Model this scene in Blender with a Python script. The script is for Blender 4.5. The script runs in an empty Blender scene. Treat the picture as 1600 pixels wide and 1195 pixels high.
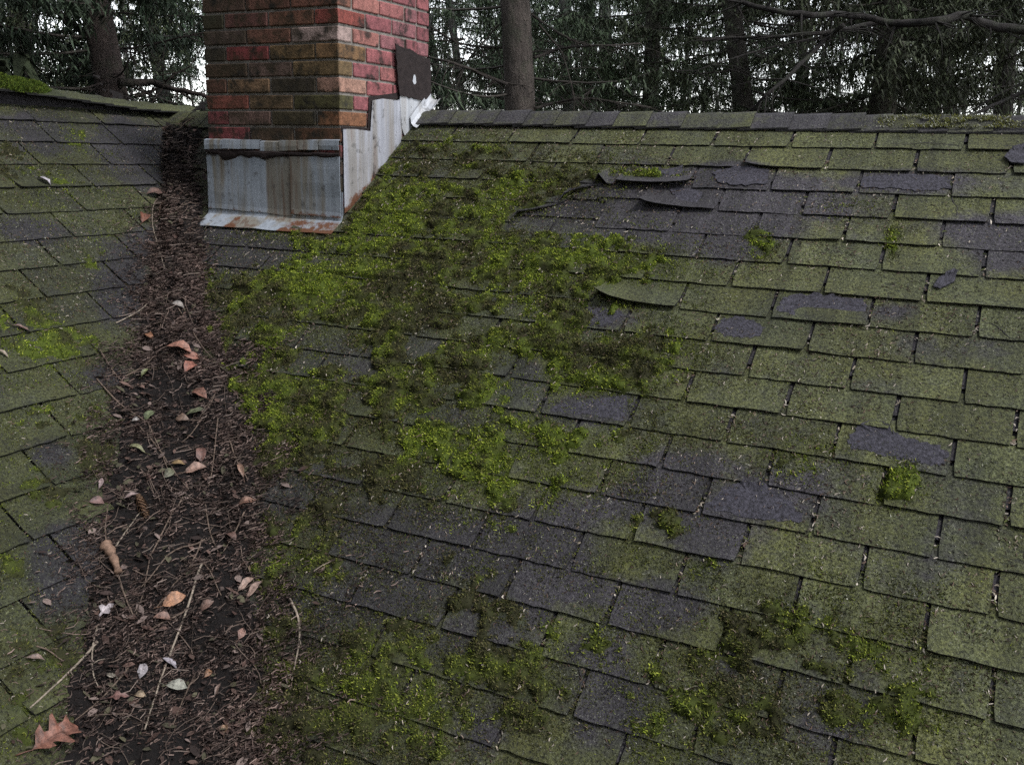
import bpy, math, random
import numpy as np
from mathutils import Matrix, Vector

# ---------------------------------------------------------------- camera, sky, sun, exposure
scene = bpy.context.scene
COL = scene.collection
CAM_ROT = [(0.890929, -0.125208, 0.436541), (0.451594, 0.195308, -0.865632), (0.023124, 0.968356, 0.230549)]
CAM_LOC = (2.0915, -3.9606, -0.121)
LENS = 33.591
cam_data = bpy.data.cameras.new('camera'); cam_data.lens = LENS; cam_data.sensor_width = 36.0
cam_data.clip_start = 0.05; cam_data.clip_end = 2000
cam = bpy.data.objects.new('camera', cam_data); COL.objects.link(cam)
m4 = Matrix(CAM_ROT).to_4x4(); m4.translation = Vector(CAM_LOC); cam.matrix_world = m4
scene.camera = cam

SUN_AZ, SUN_EL = math.radians(98), math.radians(54)      # azimuth from +Y (north) towards +X
world = bpy.data.worlds.new('World'); scene.world = world; world.use_nodes = True
wn = world.node_tree.nodes; wl = world.node_tree.links
sky = wn.new('ShaderNodeTexSky'); sky.sky_type = 'NISHITA'; sky.sun_disc = False
sky.sun_elevation = SUN_EL; sky.sun_rotation = SUN_AZ; sky.air_density = 1.0; sky.dust_density = 0.0; sky.ozone_density = 1.0
hs = wn.new('ShaderNodeHueSaturation'); hs.inputs['Saturation'].default_value = 0.22
wl.new(sky.outputs[0], hs.inputs['Color']); wl.new(hs.outputs[0], wn['Background'].inputs[0])
wn['Background'].inputs[1].default_value = 0.15
sun_data = bpy.data.lights.new('sun', 'SUN'); sun_data.energy = 1.5; sun_data.angle = math.radians(12); sun_data.color = (1.0, 0.97, 0.93)
sun = bpy.data.objects.new('sun', sun_data); COL.objects.link(sun)
sdir = Vector((math.sin(SUN_AZ) * math.cos(SUN_EL), math.cos(SUN_AZ) * math.cos(SUN_EL), math.sin(SUN_EL)))
sun.rotation_euler = sdir.to_track_quat('Z', 'Y').to_euler()
vs = scene.view_settings; vs.view_transform = 'Standard'; vs.look = 'None'; vs.gamma = 1.0; vs.exposure = 1.30; vs.use_curve_mapping = False
scene.render.engine = 'CYCLES'
scene.cycles.use_denoising = False
scene.cycles.max_bounces = 5; scene.cycles.diffuse_bounces = 3; scene.cycles.glossy_bounces = 2

# ---------------------------------------------------------------- data read off the place: roof coordinates in metres
# main slope: (u along the ridge, v up the slope); wing slope: (y along its ridge, d down the slope); blobs: (c0, c1, A00, A01, A11, value)
MOSS_MAIN = [(0.134, -0.842, 2.311, -1.299, 26.729, 0.9), (-0.05, -1.068, 2.051, -0.507, 18.19, 1.0), (-0.604, -1.211, 15.968, 7.212, 35.088, 0.8),
 (0.62, -0.866, 15.391, 0.571, 49.465, 0.95), (0.276, -0.286, 6.041, 0.359, 53.206, 0.5), (-0.185, -0.18, 17.398, 5.66, 72.373, 0.5),
 (0.427, -0.441, 15.998, 0.88, 119.635, 0.6), (0.214, -0.496, 9.024, -0.021, 92.389, 0.5), (0.807, -0.337, 31.643, -30.253, 412.03, 0.6),
 (1.61, -0.476, 54.629, -3.444, 201.983, 0.3), (0.023, -1.701, 14.936, 3.952, 30.279, 1.1), (0.313, -1.485, 38.877, 15.609, 39.311, 1.0),
 (0.516, -1.391, 16.58, 0.059, 45.31, 0.95), (0.221, -1.358, 3.009, -3.24, 32.338, 0.7), (0.861, -1.306, 18.81, 0.755, 62.769, 0.8),
 (0.42, -1.643, 66.958, 20.219, 62.123, 1.0), (0.019, -1.917, 23.119, -3.986, 86.894, 0.7), (0.469, -1.929, 116.275, 32.147, 126.535, 0.8),
 (0.233, -2.044, 91.528, 31.779, 128.116, 0.75), (0.561, -1.727, 14.272, -8.667, 66.778, 0.6), (0.709, -1.576, 24.11, -8.096, 107.102, 0.5),
 (0.709, -1.84, 45.908, -23.252, 184.75, 0.5), (0.534, -2.714, 21.596, -6.139, 72.919, 0.62), (0.688, -2.576, 27.47, -9.738, 86.742, 0.45),
 (0.838, -2.623, 36.976, -6.63, 63.289, 0.45), (0.498, -2.552, 59.418, 5.382, 117.361, 0.45), (0.398, -2.236, 18.74, -21.926, 125.654, 0.5),
 (1.136, -2.438, 145.286, 6.772, 284.444, 0.5), (0.898, -2.252, 82.27, 5.08, 127.292, 0.4), (1.755, -2.121, 46.639, -53.498, 179.012, 0.34),
 (1.647, -2.204, 123.152, -23.777, 145.405, 0.3), (2.013, -2.242, 108.507, -86.082, 246.07, 0.34), (1.686, -1.577, 67.465, -17.991, 149.922, 0.4),
 (1.93, -1.609, 376.339, 1.691, 272.32, 1.1), (1.363, -1.894, 120.828, -3.225, 142.435, 0.5), (1.507, -1.985, 176.931, -3.297, 217.86, 0.5),
 (1.344, -0.689, 391.271, 63.15, 228.223, 1.1), (1.771, -0.632, 1072.52, 141.013, 213.612, 0.6), (-0.323, -0.441, 10.957, 3.726, 26.734, 0.46),
 (-0.285, -0.636, 13.804, 4.884, 40.19, 0.7), (-0.315, -0.326, 22.988, 6.5, 79.47, 0.36), (0.209, -0.619, 8.159, -0.864, 51.921, 0.58),
 (1.669, -2.359, 111.121, -35.085, 214.575, 0.4), (0.254, -1.525, 1.461, -0.263, 5.156, 0.42), (0.79, -1.602, 5.367, -1.109, 18.007, 0.42),
 (0.715, -2.268, 2.481, -0.727, 7.298, 0.27), (1.281, -2.44, 3.413, -4.853, 18.171, 0.27), (1.789, -2.208, 6.897, -4.055, 14.592, 0.24),
 (0.338, -2.297, 7.877, 2.68, 12.715, 0.36), (-0.193, -1.725, 32.332, 19.015, 20.291, 0.5), (1.072, -1.387, 44.792, -11.944, 148.31, 0.5),
 (1.065, -1.23, 59.045, 2.126, 142.299, 0.6), (0.275, -1.134, 9.74, -0.903, 56.263, 0.4)]
HOLE_MAIN = [(0.48, -1.213, 141.69, 32.573, 212.803, 1.0), (-0.013, -1.449, 45.709, -9.967, 250.596, 0.9), (0.289, -1.357, 118.194, 19.591, 290.726, 1.0),
 (0.714, -1.418, 110.429, 30.887, 98.364, 1.0), (0.464, -1.525, 330.011, 20.378, 624.991, 0.8), (1.014, -1.507, 63.698, -32.649, 299.921, 1.0),
 (0.53, -1.637, 60.614, -58.671, 497.271, 0.8), (0.093, -2.031, 36.41, -22.241, 206.116, 1.0), (0.531, -2.134, 30.425, 5.615, 58.932, 0.9),
 (0.284, -1.822, 67.535, -42.064, 333.301, 0.7), (-0.148, -1.347, 97.255, 18.515, 303.256, 0.9), (-0.827, -0.937, 14.773, 1.055, 123.6, 1.2),
 (0.315, -1.042, 88.697, -19.042, 620.991, 0.7), (0.165, -1.66, 423.364, 209.842, 333.778, 0.6), (0.898, -1.528, 66.256, -48.824, 401.101, 0.7)]
BARE_MAIN = [(0.638, -0.555, 14.071, -0.502, 59.255, 1.0), (0.818, -0.456, 19.337, 2.058, 84.261, 1.0), (1.038, -0.372, 9.435, -1.758, 83.41, 1.0),
 (1.186, -0.562, 10.702, -4.567, 67.664, 1.0), (1.258, -0.707, 64.004, -3.036, 159.556, 1.0), (0.94, -0.6, 13.546, -7.346, 114.637, 1.0),
 (0.691, -0.666, 37.535, -6.141, 379.566, 1.0), (0.582, -0.698, 55.68, 3.633, 184.995, 0.9), (1.736, -0.318, 25.364, -18.237, 381.222, 1.0),
 (1.156, -0.299, 48.851, -5.037, 333.929, 1.0), (1.82, -0.968, 161.211, -21.307, 321.77, 0.8), (2.056, -0.558, 40.6, -13.706, 136.348, 1.0),
 (2.122, -0.685, 108.695, -14.147, 161.253, 1.0), (0.889, -1.118, 71.863, -12.789, 326.425, 1.0), (1.588, -1.744, 71.047, -27.548, 168.843, 0.75),
 (1.488, -1.882, 127.767, -17.714, 227.298, 1.0), (1.084, -1.879, 31.979, -31.986, 219.497, 0.65), (1.28, -1.778, 58.16, -50.061, 311.743, 0.45),
 (1.4, -1.659, 63.446, -42.259, 287.677, 0.45), (0.997, -2.002, 59.197, -27.82, 249.519, 0.7), (0.774, -2.122, 28.381, -40.063, 196.982, 0.9),
 (1.132, -2.14, 56.22, -94.207, 370.75, 0.9), (1.023, -2.26, 93.83, -43.506, 266.232, 0.9), (0.564, -2.195, 37.497, 5.871, 64.185, 0.9),
 (1.379, -2.156, 93.249, -40.594, 225.666, 0.7), (1.283, -2.296, 233.378, -266.984, 1443.208, 0.9), (1.368, -2.389, 100.781, -12.404, 169.837, 0.65),
 (0.623, -2.043, 26.933, -25.453, 211.56, 0.8), (-0.844, -0.939, 14.54, -0.656, 98.302, 1.2), (1.014, -1.507, 65.616, -43.516, 361.501, 1.0),
 (0.726, -1.445, 87.503, 22.902, 86.738, 0.9), (0.519, -1.639, 78.5, -31.783, 399.846, 0.7), (-0.008, -1.458, 39.4, -16.372, 197.062, 0.8),
 (0.276, -1.359, 91.942, 7.211, 262.003, 0.8), (1.869, -2.316, 203.531, -20.039, 255.037, 0.5), (1.327, -1.674, 82.26, -37.033, 289.128, 0.35),
 (1.066, -2.073, 83.348, -50.941, 401.023, 0.6), (1.311, -1.817, 121.24, -68.916, 502.606, 0.4), (1.638, -2.233, 621.718, -512.497, 1923.966, 0.9),
 (1.991, -1.09, 43.85, -28.55, 226.364, 0.35), (0.096, -2.036, 31.978, -18.451, 164.901, 0.8), (0.559, -2.35, 29.566, -9.33, 95.416, 0.4),
 (0.987, -2.358, 45.22, -32.568, 167.86, 0.4), (1.081, -2.568, 94.62, -11.218, 184.606, 0.6), (1.356, -2.502, 92.078, -33.41, 245.274, 0.5)]
BARE_WING = [(-0.92, 0.302, 90.202, 62.82, 135.189, 1.0), (-0.943, 0.177, 101.644, 89.678, 366.601, 0.8), (-1.162, 1.186, 80.875, 55.336, 90.115, 1.1),
 (-1.265, 1.365, 75.059, 41.225, 130.701, 1.1), (-2.211, 2.328, 102.875, 27.784, 108.882, 1.3), (-2.0, 1.941, 196.548, -53.49, 527.312, 1.0),
 (-1.613, 1.688, 161.093, 2.049, 397.482, 1.0), (-1.389, 0.899, 98.001, 41.524, 289.588, 1.0), (-0.89, 1.011, 200.608, 143.057, 230.218, 1.0),
 (-0.415, 0.196, 38.473, 29.507, 50.866, 0.7), (-0.39, 0.4, 16.325, 12.741, 33.74, 0.7)]
MOSS_WING = [(-1.952, 1.924, 4.772, 3.056, 2.718, 0.36), (-0.982, 0.431, 4.208, 2.805, 5.299, 0.3), (-0.877, 0.522, 10.078, 7.082, 243.494, 0.35),
 (-1.657, 1.499, 82.597, 10.632, 207.035, 0.75), (-1.852, 1.96, 60.061, -30.41, 183.996, 0.65), (-2.33, 2.256, 138.284, 10.237, 184.389, 0.5),
 (-2.44, 2.511, 67.097, 12.311, 62.173, 0.6), (-0.763, 0.262, 65.563, 55.712, 337.922, 0.7), (-1.211, 1.078, 101.744, 49.973, 197.885, 0.5),
 (-1.144, 0.389, 123.457, 81.129, 285.513, 0.6), (-1.886, 1.794, 71.829, -45.945, 269.628, 0.4), (-1.713, 1.348, 106.611, 29.677, 250.319, 0.5),
 (-2.084, 2.047, 103.399, -4.227, 167.888, 0.4), (-2.604, 2.675, 123.356, 6.047, 131.015, 0.5), (-1.583, 1.232, 38.966, 0.365, 133.309, 0.4)]
PATCHES = [[(1.47, -1.015), (1.472, -0.948), (1.514, -0.922), (1.626, -0.917), (1.726, -0.922), (1.74, -0.959), (1.731, -1.012), (1.667, -1.032),
  (1.598, -1.036), (1.581, -1.018), (1.525, -1.022)],
 [(1.287, -1.115), (1.301, -1.071), (1.343, -1.05), (1.408, -1.056), (1.449, -1.086), (1.45, -1.129), (1.4, -1.151), (1.336, -1.146)],
 [(1.772, -1.49), (1.791, -1.444), (1.816, -1.415), (1.862, -1.413), (1.879, -1.434), (1.92, -1.454), (1.976, -1.466), (2.026, -1.474),
  (2.039, -1.496), (2.025, -1.532), (1.978, -1.54), (1.911, -1.536), (1.851, -1.525), (1.79, -1.524)],
 [(0.853, -1.558), (0.894, -1.517), (0.971, -1.482), (1.101, -1.442), (1.12, -1.514), (1.114, -1.547), (1.017, -1.546), (0.91, -1.558)],
 [(1.447, -1.798), (1.474, -1.725), (1.531, -1.694), (1.594, -1.692), (1.666, -1.738), (1.706, -1.762), (1.705, -1.798), (1.603, -1.806),
  (1.477, -1.807)],
 [(1.067, -0.292), (1.146, -0.256), (1.283, -0.266), (1.292, -0.358), (1.211, -0.374), (1.11, -0.361)],
 [(0.847, -0.294), (0.941, -0.257), (0.978, -0.368), (0.899, -0.38)],
 [(0.929, -0.41), (0.967, -0.392), (1.063, -0.418), (1.059, -0.494), (0.984, -0.476)],
 [(1.614, -0.306), (1.729, -0.275), (1.899, -0.28), (1.919, -0.35), (1.827, -0.374), (1.742, -0.361), (1.634, -0.36)],
 [(0.791, -1.116), (0.851, -1.079), (0.958, -1.077), (0.973, -1.144), (0.903, -1.16), (0.819, -1.159)]]
CRACKS = [[(1.927, -0.35), (1.93, -0.412), (1.948, -0.452), (1.95, -0.505)], [(2.072, -0.976), (2.103, -0.985), (2.131, -1.01), (2.153, -1.039)],
 [(1.673, -2.309), (1.685, -2.342), (1.725, -2.367), (1.818, -2.387)], [(1.209, -2.32), (1.257, -2.349), (1.283, -2.395), (1.279, -2.458)],
 [(1.654, -0.094), (1.727, -0.108), (1.813, -0.094), (1.922, -0.109)]]
LICHEN = (1.909, 0.01)
TEAR = [(0.34, -0.617), (0.47, -0.552), (0.559, -0.453), (0.653, -0.366)]
SCRAP = [(1.922, -0.848), (1.932, -0.802), (1.972, -0.762), (1.984, -0.769), (1.978, -0.817), (1.942, -0.854)]
FLAP = [(2.068, -0.182), (2.088, -0.127), (2.146, -0.095), (2.179, -0.16), (2.134, -0.219), (2.091, -0.214)]
LEAVES = [(0.122, -2.563, 0.1259, 'oak', 60, (0.3, 0.13, 0.09)), (-0.659, -1.336, 0.1083, 'oval', 185, (0.42, 0.19, 0.13)),
 (-0.576, -1.364, 0.0824, 'oval', 260, (0.42, 0.17, 0.12)), (-0.611, -1.316, 0.0639, 'oval', 20, (0.3, 0.12, 0.08)),
 (-0.825, -1.325, 0.055, 'oval', 150, (0.38, 0.18, 0.1)), (-1.4, -0.787, 0.0874, 'oval', 100, (0.26, 0.1, 0.06)),
 (-0.675, -1.482, 0.0476, 'oval', 60, (0.22, 0.24, 0.1)), (-0.245, -1.686, 0.0741, 'oval', 30, (0.42, 0.26, 0.2)),
 (0.052, -2.088, 0.0723, 'oval', 40, (0.55, 0.28, 0.16)), (0.18, -1.924, 0.07, 'narrow', 60, (0.42, 0.28, 0.22)),
 (0.215, -1.92, 0.0774, 'narrow', 55, (0.4, 0.27, 0.22)), (-0.063, -2.234, 0.0625, 'lobed', 60, (0.55, 0.48, 0.5)),
 (0.141, -2.296, 0.0494, 'oval', 90, (0.4, 0.36, 0.38)), (0.164, -2.229, 0.0504, 'oval', 170, (0.42, 0.38, 0.42)),
 (0.233, -2.264, 0.0601, 'oval', 20, (0.36, 0.36, 0.3)), (0.265, -2.044, 0.041, 'oval', 80, (0.32, 0.17, 0.13)),
 (-0.441, -1.762, 0.0741, 'narrow', 170, (0.34, 0.34, 0.18)), (-1.608, -1.123, 0.0661, 'oval', 10, (0.52, 0.48, 0.52)),
 (0.272, -2.188, 0.0323, 'oval', 70, (0.42, 0.22, 0.12)), (0.396, -2.26, 0.0345, 'oval', 100, (0.38, 0.24, 0.15)),
 (-0.281, -1.77, 0.0515, 'oval', 70, (0.2, 0.2, 0.12)), (-0.3, -1.711, 0.048, 'oval', 10, (0.42, 0.28, 0.13)),
 (-0.438, -1.463, 0.0795, 'oval', 150, (0.36, 0.17, 0.12)), (-0.392, -1.526, 0.0781, 'narrow', 10, (0.2, 0.22, 0.12)),
 (-0.524, -1.612, 0.0593, 'oval', 70, (0.22, 0.26, 0.13)), (-0.406, -1.94, 0.0538, 'narrow', 100, (0.45, 0.33, 0.32)),
 (-0.355, -2.001, 0.0486, 'oval', 40, (0.34, 0.2, 0.18)), (-0.837, -1.151, 0.052, 'oval', 30, (0.45, 0.4, 0.36)),
 (-1.52, -0.599, 0.0913, 'oval', 50, (0.24, 0.13, 0.1)), (-1.417, -0.644, 0.078, 'narrow', 70, (0.35, 0.22, 0.16)),
 (-0.548, -1.659, 0.0271, 'oval', 40, (0.6, 0.55, 0.52)), (0.065, -2.152, 0.0559, 'oval', 200, (0.36, 0.2, 0.15)),
 (0.153, -2.393, 0.0581, 'lobed', 20, (0.28, 0.14, 0.12)), (-0.088, -1.639, 0.0733, 'narrow', 120, (0.4, 0.24, 0.17)),
 (-0.001, -1.708, 0.0629, 'oval', 20, (0.36, 0.19, 0.13)), (0.313, -2.193, 0.0427, 'narrow', 80, (0.3, 0.2, 0.16)),
 (0.192, -2.354, 0.031, 'oval', 10, (0.46, 0.34, 0.22)), (-0.966, -1.759, 0.0636, 'narrow', 20, (0.3, 0.18, 0.15)),
 (-0.89, -1.895, 0.048, 'narrow', 0, (0.45, 0.36, 0.28)), (-0.269, -1.637, 0.0663, 'oval', 110, (0.28, 0.14, 0.11)),
 (0.135, -2.039, 0.0457, 'oval', 30, (0.3, 0.18, 0.14)), (-0.051, -2.473, 0.0475, 'narrow', 30, (0.35, 0.24, 0.2)),
 (-0.427, -1.56, 0.055, 'oval', 170, (0.36, 0.24, 0.18)), (-0.309, -1.905, 0.0497, 'narrow', 40, (0.42, 0.3, 0.28)),
 (0.031, -1.822, 0.0529, 'oval', 140, (0.26, 0.15, 0.12)), (0.097, -2.361, 0.0451, 'narrow', 160, (0.45, 0.4, 0.33))]
TWIGS = [[(-1.488, -0.477), (-1.511, -0.565), (-1.474, -0.654), (-1.37, -0.768), (-1.253, -0.855), (-1.142, -0.94), (-1.036, -1.019)],
 [(-0.928, -1.388), (-0.951, -1.289), (-0.977, -1.164), (-0.996, -1.059), (-0.974, -0.99)], [(-0.913, -1.154), (-0.862, -1.219), (-0.813, -1.278)],
 [(-0.837, -1.546), (-0.771, -1.564), (-0.71, -1.573), (-0.648, -1.565)],
 [(-0.737, -1.653), (-0.63, -1.654), (-0.523, -1.643), (-0.388, -1.705), (-0.285, -1.767)], [(-0.722, -1.553), (-0.721, -1.464), (-0.716, -1.376)],
 [(-0.911, -1.146), (-0.76, -1.177), (-0.572, -1.252)], [(-0.507, -1.681), (-0.423, -1.698), (-0.343, -1.722), (-0.193, -1.774)],
 [(-0.206, -2.078), (-0.114, -2.14), (0.01, -2.205)], [(-0.207, -2.065), (-0.24, -1.997), (-0.256, -1.918)],
 [(-0.184, -1.807), (-0.163, -1.913), (-0.108, -2.025), (-0.042, -2.119), (0.014, -2.197)], [(-0.031, -1.873), (-0.07, -1.96), (-0.059, -2.11)],
 [(0.028, -1.946), (0.085, -2.067), (0.153, -2.213), (0.211, -2.318), (0.257, -2.404)], [(-0.046, -1.929), (0.049, -1.951), (0.158, -2.008)],
 [(0.002, -2.323), (0.003, -2.38), (0.02, -2.475), (0.039, -2.567)], [(-0.038, -2.286), (0.009, -2.348), (0.056, -2.386), (0.113, -2.407)],
 [(0.092, -2.074), (0.072, -2.179), (0.065, -2.32)], [(0.341, -1.917), (0.403, -1.956), (0.446, -2.005), (0.476, -2.063), (0.493, -2.098)],
 [(0.01, -1.737), (0.031, -1.812), (0.055, -1.884)], [(-0.121, -1.775), (-0.045, -1.837), (0.037, -1.888)],
 [(-0.3, -1.516), (-0.227, -1.619), (-0.162, -1.716)], [(-0.078, -2.451), (-0.055, -2.431), (-0.015, -2.42)],
 [(0.245, -2.21), (0.257, -2.268), (0.296, -2.345)], [(-0.042, -1.875), (0.001, -1.979), (0.031, -2.138)],
 [(0.104, -2.291), (0.121, -2.384), (0.114, -2.499)], [(-0.39, -1.434), (-0.352, -1.548), (-0.351, -1.64)],
 [(-0.242, -1.53), (-0.141, -1.604), (-0.048, -1.653)], [(-0.233, -2.077), (-0.279, -2.04), (-0.335, -1.977)]]
STALK = [(-0.225, -2.089), (-0.191, -2.097), (-0.122, -2.133)]
CONE = [(-0.288, -1.897), (-0.228, -1.922)]
SIDE_STEP = [(-0.552, -0.034), (-0.52, -0.031), (-0.451, -0.031), (-0.356, -0.036), (-0.35, 0.008), (-0.339, 0.095), (-0.255, 0.108), (-0.131, 0.107),
 (-0.104, 0.126), (-0.1, -0.026), (-0.09, -0.121), (-0.154, -0.156), (-0.259, -0.219), (-0.385, -0.291), (-0.477, -0.344), (-0.548, -0.377)]
SIDE_UPPER = [(-0.12, 0.136), (-0.045, 0.129), (0.142, 0.117), (0.148, 0.084), (0.067, 0.03), (-0.001, -0.022), (-0.04, -0.05), (-0.084, -0.045), (-0.105, -0.011)]
TAR = [(-0.16, 0.349), (-0.044, 0.339), (0.066, 0.316), (0.135, 0.31), (0.141, 0.235), (0.147, 0.123), (0.038, 0.123), (-0.045, 0.126), (-0.131, 0.13),
 (-0.146, 0.24)]
FLANGE = [(0.142, 0.087), (0.084, 0.043), (0.021, -0.004), (-0.035, -0.044), (-0.084, -0.037)]
TRUNKS = [(-2.177, 4.544, 0.148, -0.098), (-4.82, 2.045, 0.126, -0.14), (-0.934, 8.421, 0.121, -0.171), (0.773, 7.547, 0.141, 0.036),
 (-4.954, 12.182, 0.102, -0.114), (-2.675, 9.858, 0.122, -0.057), (-7.184, 12.211, 0.078, -0.134), (1.192, 12.978, 0.111, -0.181),
 (-10.678, 5.801, 0.122, -0.109), (-11.305, 8.963, 0.125, -0.171), (-5.433, 15.418, 0.107, -0.109), (-1.599, 16.202, 0.102, -0.145),
 (1.951, 9.304, 0.116, -0.103), (-9.599, 15.625, 0.103, -0.181)]
LIMBS = [(0, 0.02, [(-2.405, 4.653, 1.314), (-2.25, 4.873, 1.211), (-1.936, 4.769, 1.035), (-1.747, 4.724, 0.944), (-1.68, 4.991, 0.902)]),
 (0, 0.02, [(-2.038, 4.576, 0.765), (-1.939, 4.82, 0.856), (-1.7, 4.73, 0.875), (-1.367, 4.784, 0.883), (-1.179, 5.133, 0.926)]),
 (0, 0.018, [(-2.371, 4.609, 0.869), (-2.679, 4.631, 0.891), (-2.752, 4.383, 0.902), (-2.844, 4.238, 0.964), (-3.094, 4.387, 1.076)]),
 (0, 0.028, [(-2.214, 4.362, 0.509), (-2.459, 4.432, 0.592), (-2.536, 4.195, 0.649), (-2.65, 4.034, 0.694), (-3.017, 4.117, 0.778)]),
 (0, 0.02, [(-2.0, 4.529, 0.304), (-1.897, 4.768, 0.369), (-1.632, 4.695, 0.4), (-1.349, 4.718, 0.388), (-1.038, 5.104, 0.339)]),
 (0, 0.012, [(-2.467, 4.887, 1.233), (-2.707, 4.875, 1.001), (-2.753, 4.575, 0.763), (-2.777, 4.372, 0.48), (-2.945, 4.478, 0.276)]),
 (0, 0.012, [(-1.971, 4.514, 1.052), (-1.83, 4.698, 0.841), (-1.645, 4.511, 0.593), (-1.518, 4.389, 0.331)]),
 (0, 0.01, [(-1.728, 4.92, 0.401), (-1.663, 5.156, 0.523), (-1.432, 5.074, 0.587)]),
 (1, 0.055, [(-4.837, 2.069, 0.694), (-5.134, 2.118, 0.795), (-5.156, 1.924, 0.912), (-5.222, 1.799, 0.998), (-5.58, 1.903, 1.146)]),
 (1, 0.045, [(-4.628, 1.98, 0.395), (-4.509, 2.211, 0.401), (-4.16, 2.155, 0.342), (-3.839, 2.185, 0.281)]),
 (1, 0.016, [(-5.032, 2.091, 0.712), (-4.858, 2.346, 0.702), (-4.372, 2.395, 0.777), (-4.059, 2.449, 0.825)]),
 (1, 0.014, [(-4.819, 1.75, 0.32), (-4.697, 2.01, 0.429), (-4.463, 1.947, 0.556), (-4.382, 1.903, 0.674)]),
 (1, 0.02, [(-4.575, 2.09, 0.279), (-4.535, 2.303, 0.365), (-4.278, 2.243, 0.462), (-4.088, 2.24, 0.525)]),
 (1, 0.012, [(-4.87, 2.244, 0.983), (-4.745, 2.479, 0.987), (-4.152, 2.554, 0.963)]),
 (12, 0.052,
  [(2.234, 4.973, 0.901), (1.868, 4.971, 0.942), (1.639, 4.657, 0.997), (1.431, 4.422, 0.938), (1.142, 4.525, 0.952), (0.81, 4.427, 1.009),
   (0.582, 4.046, 0.974), (0.265, 3.911, 1.011), (-0.12, 4.003, 1.126)]),
 (12, 0.03,
  [(1.298, 4.874, 0.999), (0.906, 4.846, 0.99), (0.664, 4.486, 0.896), (0.366, 4.208, 0.845), (-0.009, 4.267, 0.853), (-0.301, 4.164, 0.82)]),
 (12, 0.028, [(0.778, 4.366, 0.926), (0.629, 4.435, 0.828), (0.47, 4.069, 0.554), (0.335, 3.838, 0.371), (0.146, 3.947, 0.221)]),
 (12, 0.014, [(0.623, 4.741, 0.906), (0.124, 4.633, 0.797), (-0.104, 4.273, 0.68), (-0.3, 4.033, 0.577)]),
 (3, 0.035, [(0.805, 7.17, 1.086), (1.021, 7.469, 1.163), (1.329, 7.422, 1.212), (1.626, 7.466, 1.251)]),
 (3, 0.03, [(0.901, 6.899, 0.745), (1.136, 7.22, 0.868), (1.363, 7.166, 1.046), (1.581, 7.198, 1.19)]),
 (12, 0.03, [(2.308, 6.077, 0.607), (2.069, 6.099, 0.501), (1.832, 5.729, 0.36), (1.648, 5.493, 0.252)]),
 (12, 0.022, [(2.309, 6.443, 0.69), (2.007, 6.433, 0.579), (1.768, 6.051, 0.399)]),
 (3, 0.016, [(0.725, 7.225, 0.578), (0.41, 7.211, 0.48), (0.091, 6.802, 0.347)]),
 (5, 0.015, [(-1.206, 9.119, 1.426), (-1.558, 9.061, 1.23), (-1.945, 8.634, 1.158), (-2.206, 8.38, 1.124)]),
 (7, 0.02, [(2.037, 11.353, 1.575), (1.307, 11.044, 1.148), (0.732, 10.466, 0.861), (0.084, 9.954, 0.586)])]
CURLS = [(.987, -.984, .062, .006, .012), (.80, -.317, .004, .016, .022), (1.349, -.184, .020, .0, .006), (1.597, -.977, .0, .003, .003), (1.05, -.40, .035, .0, .014)]
# per tree: number of limbs, their length, foliage density, length of hanging twigs
CROWN = [(22, 2.0, .5, .35), (56, 2.6, 1.5, .40), (50, 2.4, 1.2, .5), (56, 2.6, 1.4, .6), (44, 2.6, 1.2, .5), (56, 2.6, 1.5, .55), (56, 2.8, 1.5, .5), (50, 2.8, 1.3, .6), (60, 3.0, 1.6, .45), (48, 2.8, 1.4, .5), (50, 2.8, 1.3, .5), (50, 2.8, 1.3, .55), (44, 2.6, 1.2, .55), (56, 3.0, 1.5, .5)]

# ---------------------------------------------------------------- helpers
rng = np.random.default_rng(7)
RND = random.Random(11)
ZR, XR = 0.0675, -2.1            # height of both ridges, x of the wing's ridge
RIDGE_V = 0.075                  # v of the main ridge
EX, TW = 0.1304, 0.305           # exposure and tab width on the main slope
EXW, TWW = 0.158, 0.38           # and on the wing
GROUND = -5.9

def to_main(u, v, w): return np.stack([u, .8 * v - .6 * w, .6 * v + .8 * w], -1)
def to_wing(u, v, w): return np.stack([XR - .8 * v + .6 * w, u, ZR + .6 * v + .8 * w], -1)   # v = -d
def valley_u(v): return -2.01 - .8 * v                       # main slope: u of the valley at height v
def valley_y(v): return .09 + .8 * v                          # wing slope: y of the valley (v = -d)
def st_of(x, y):
    a, b = x + 2.1, y - .09
    return (a - b) / 2 ** .5, (a + b) / 2 ** .5
def xy_of(s, t): return -2.1 + (s + t) / 2 ** .5, .09 + (t - s) / 2 ** .5
def roof_z(x, y): return np.maximum(.75 * y, ZR - .75 * (x - XR))

def h2(ix, iy, seed):
    q = np.sin(ix * 127.1 + iy * 311.7 + seed * 74.7) * 43758.5453
    return q - np.floor(q)
def vnoise(x, y, seed=0):
    x = np.asarray(x, float); y = np.asarray(y, float)
    ix, iy = np.floor(x), np.floor(y); fx, fy = x - ix, y - iy
    fx = fx * fx * (3 - 2 * fx); fy = fy * fy * (3 - 2 * fy)
    a = h2(ix, iy, seed); b = h2(ix + 1, iy, seed); c = h2(ix, iy + 1, seed); d = h2(ix + 1, iy + 1, seed)
    return (a * (1 - fx) + b * fx) * (1 - fy) + (c * (1 - fx) + d * fx) * fy
def fbm(x, y, seed=0, o=3):
    r = 0; a = .5; n = 0
    for k in range(o):
        r = r + a * vnoise(np.asarray(x) * 2 ** k, np.asarray(y) * 2 ** k, seed + k); n += a; a *= .5
    return r / n
def sstep(a, b, x):
    t = np.clip((x - a) / (b - a), 0, 1); return t * t * (3 - 2 * t)
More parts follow.
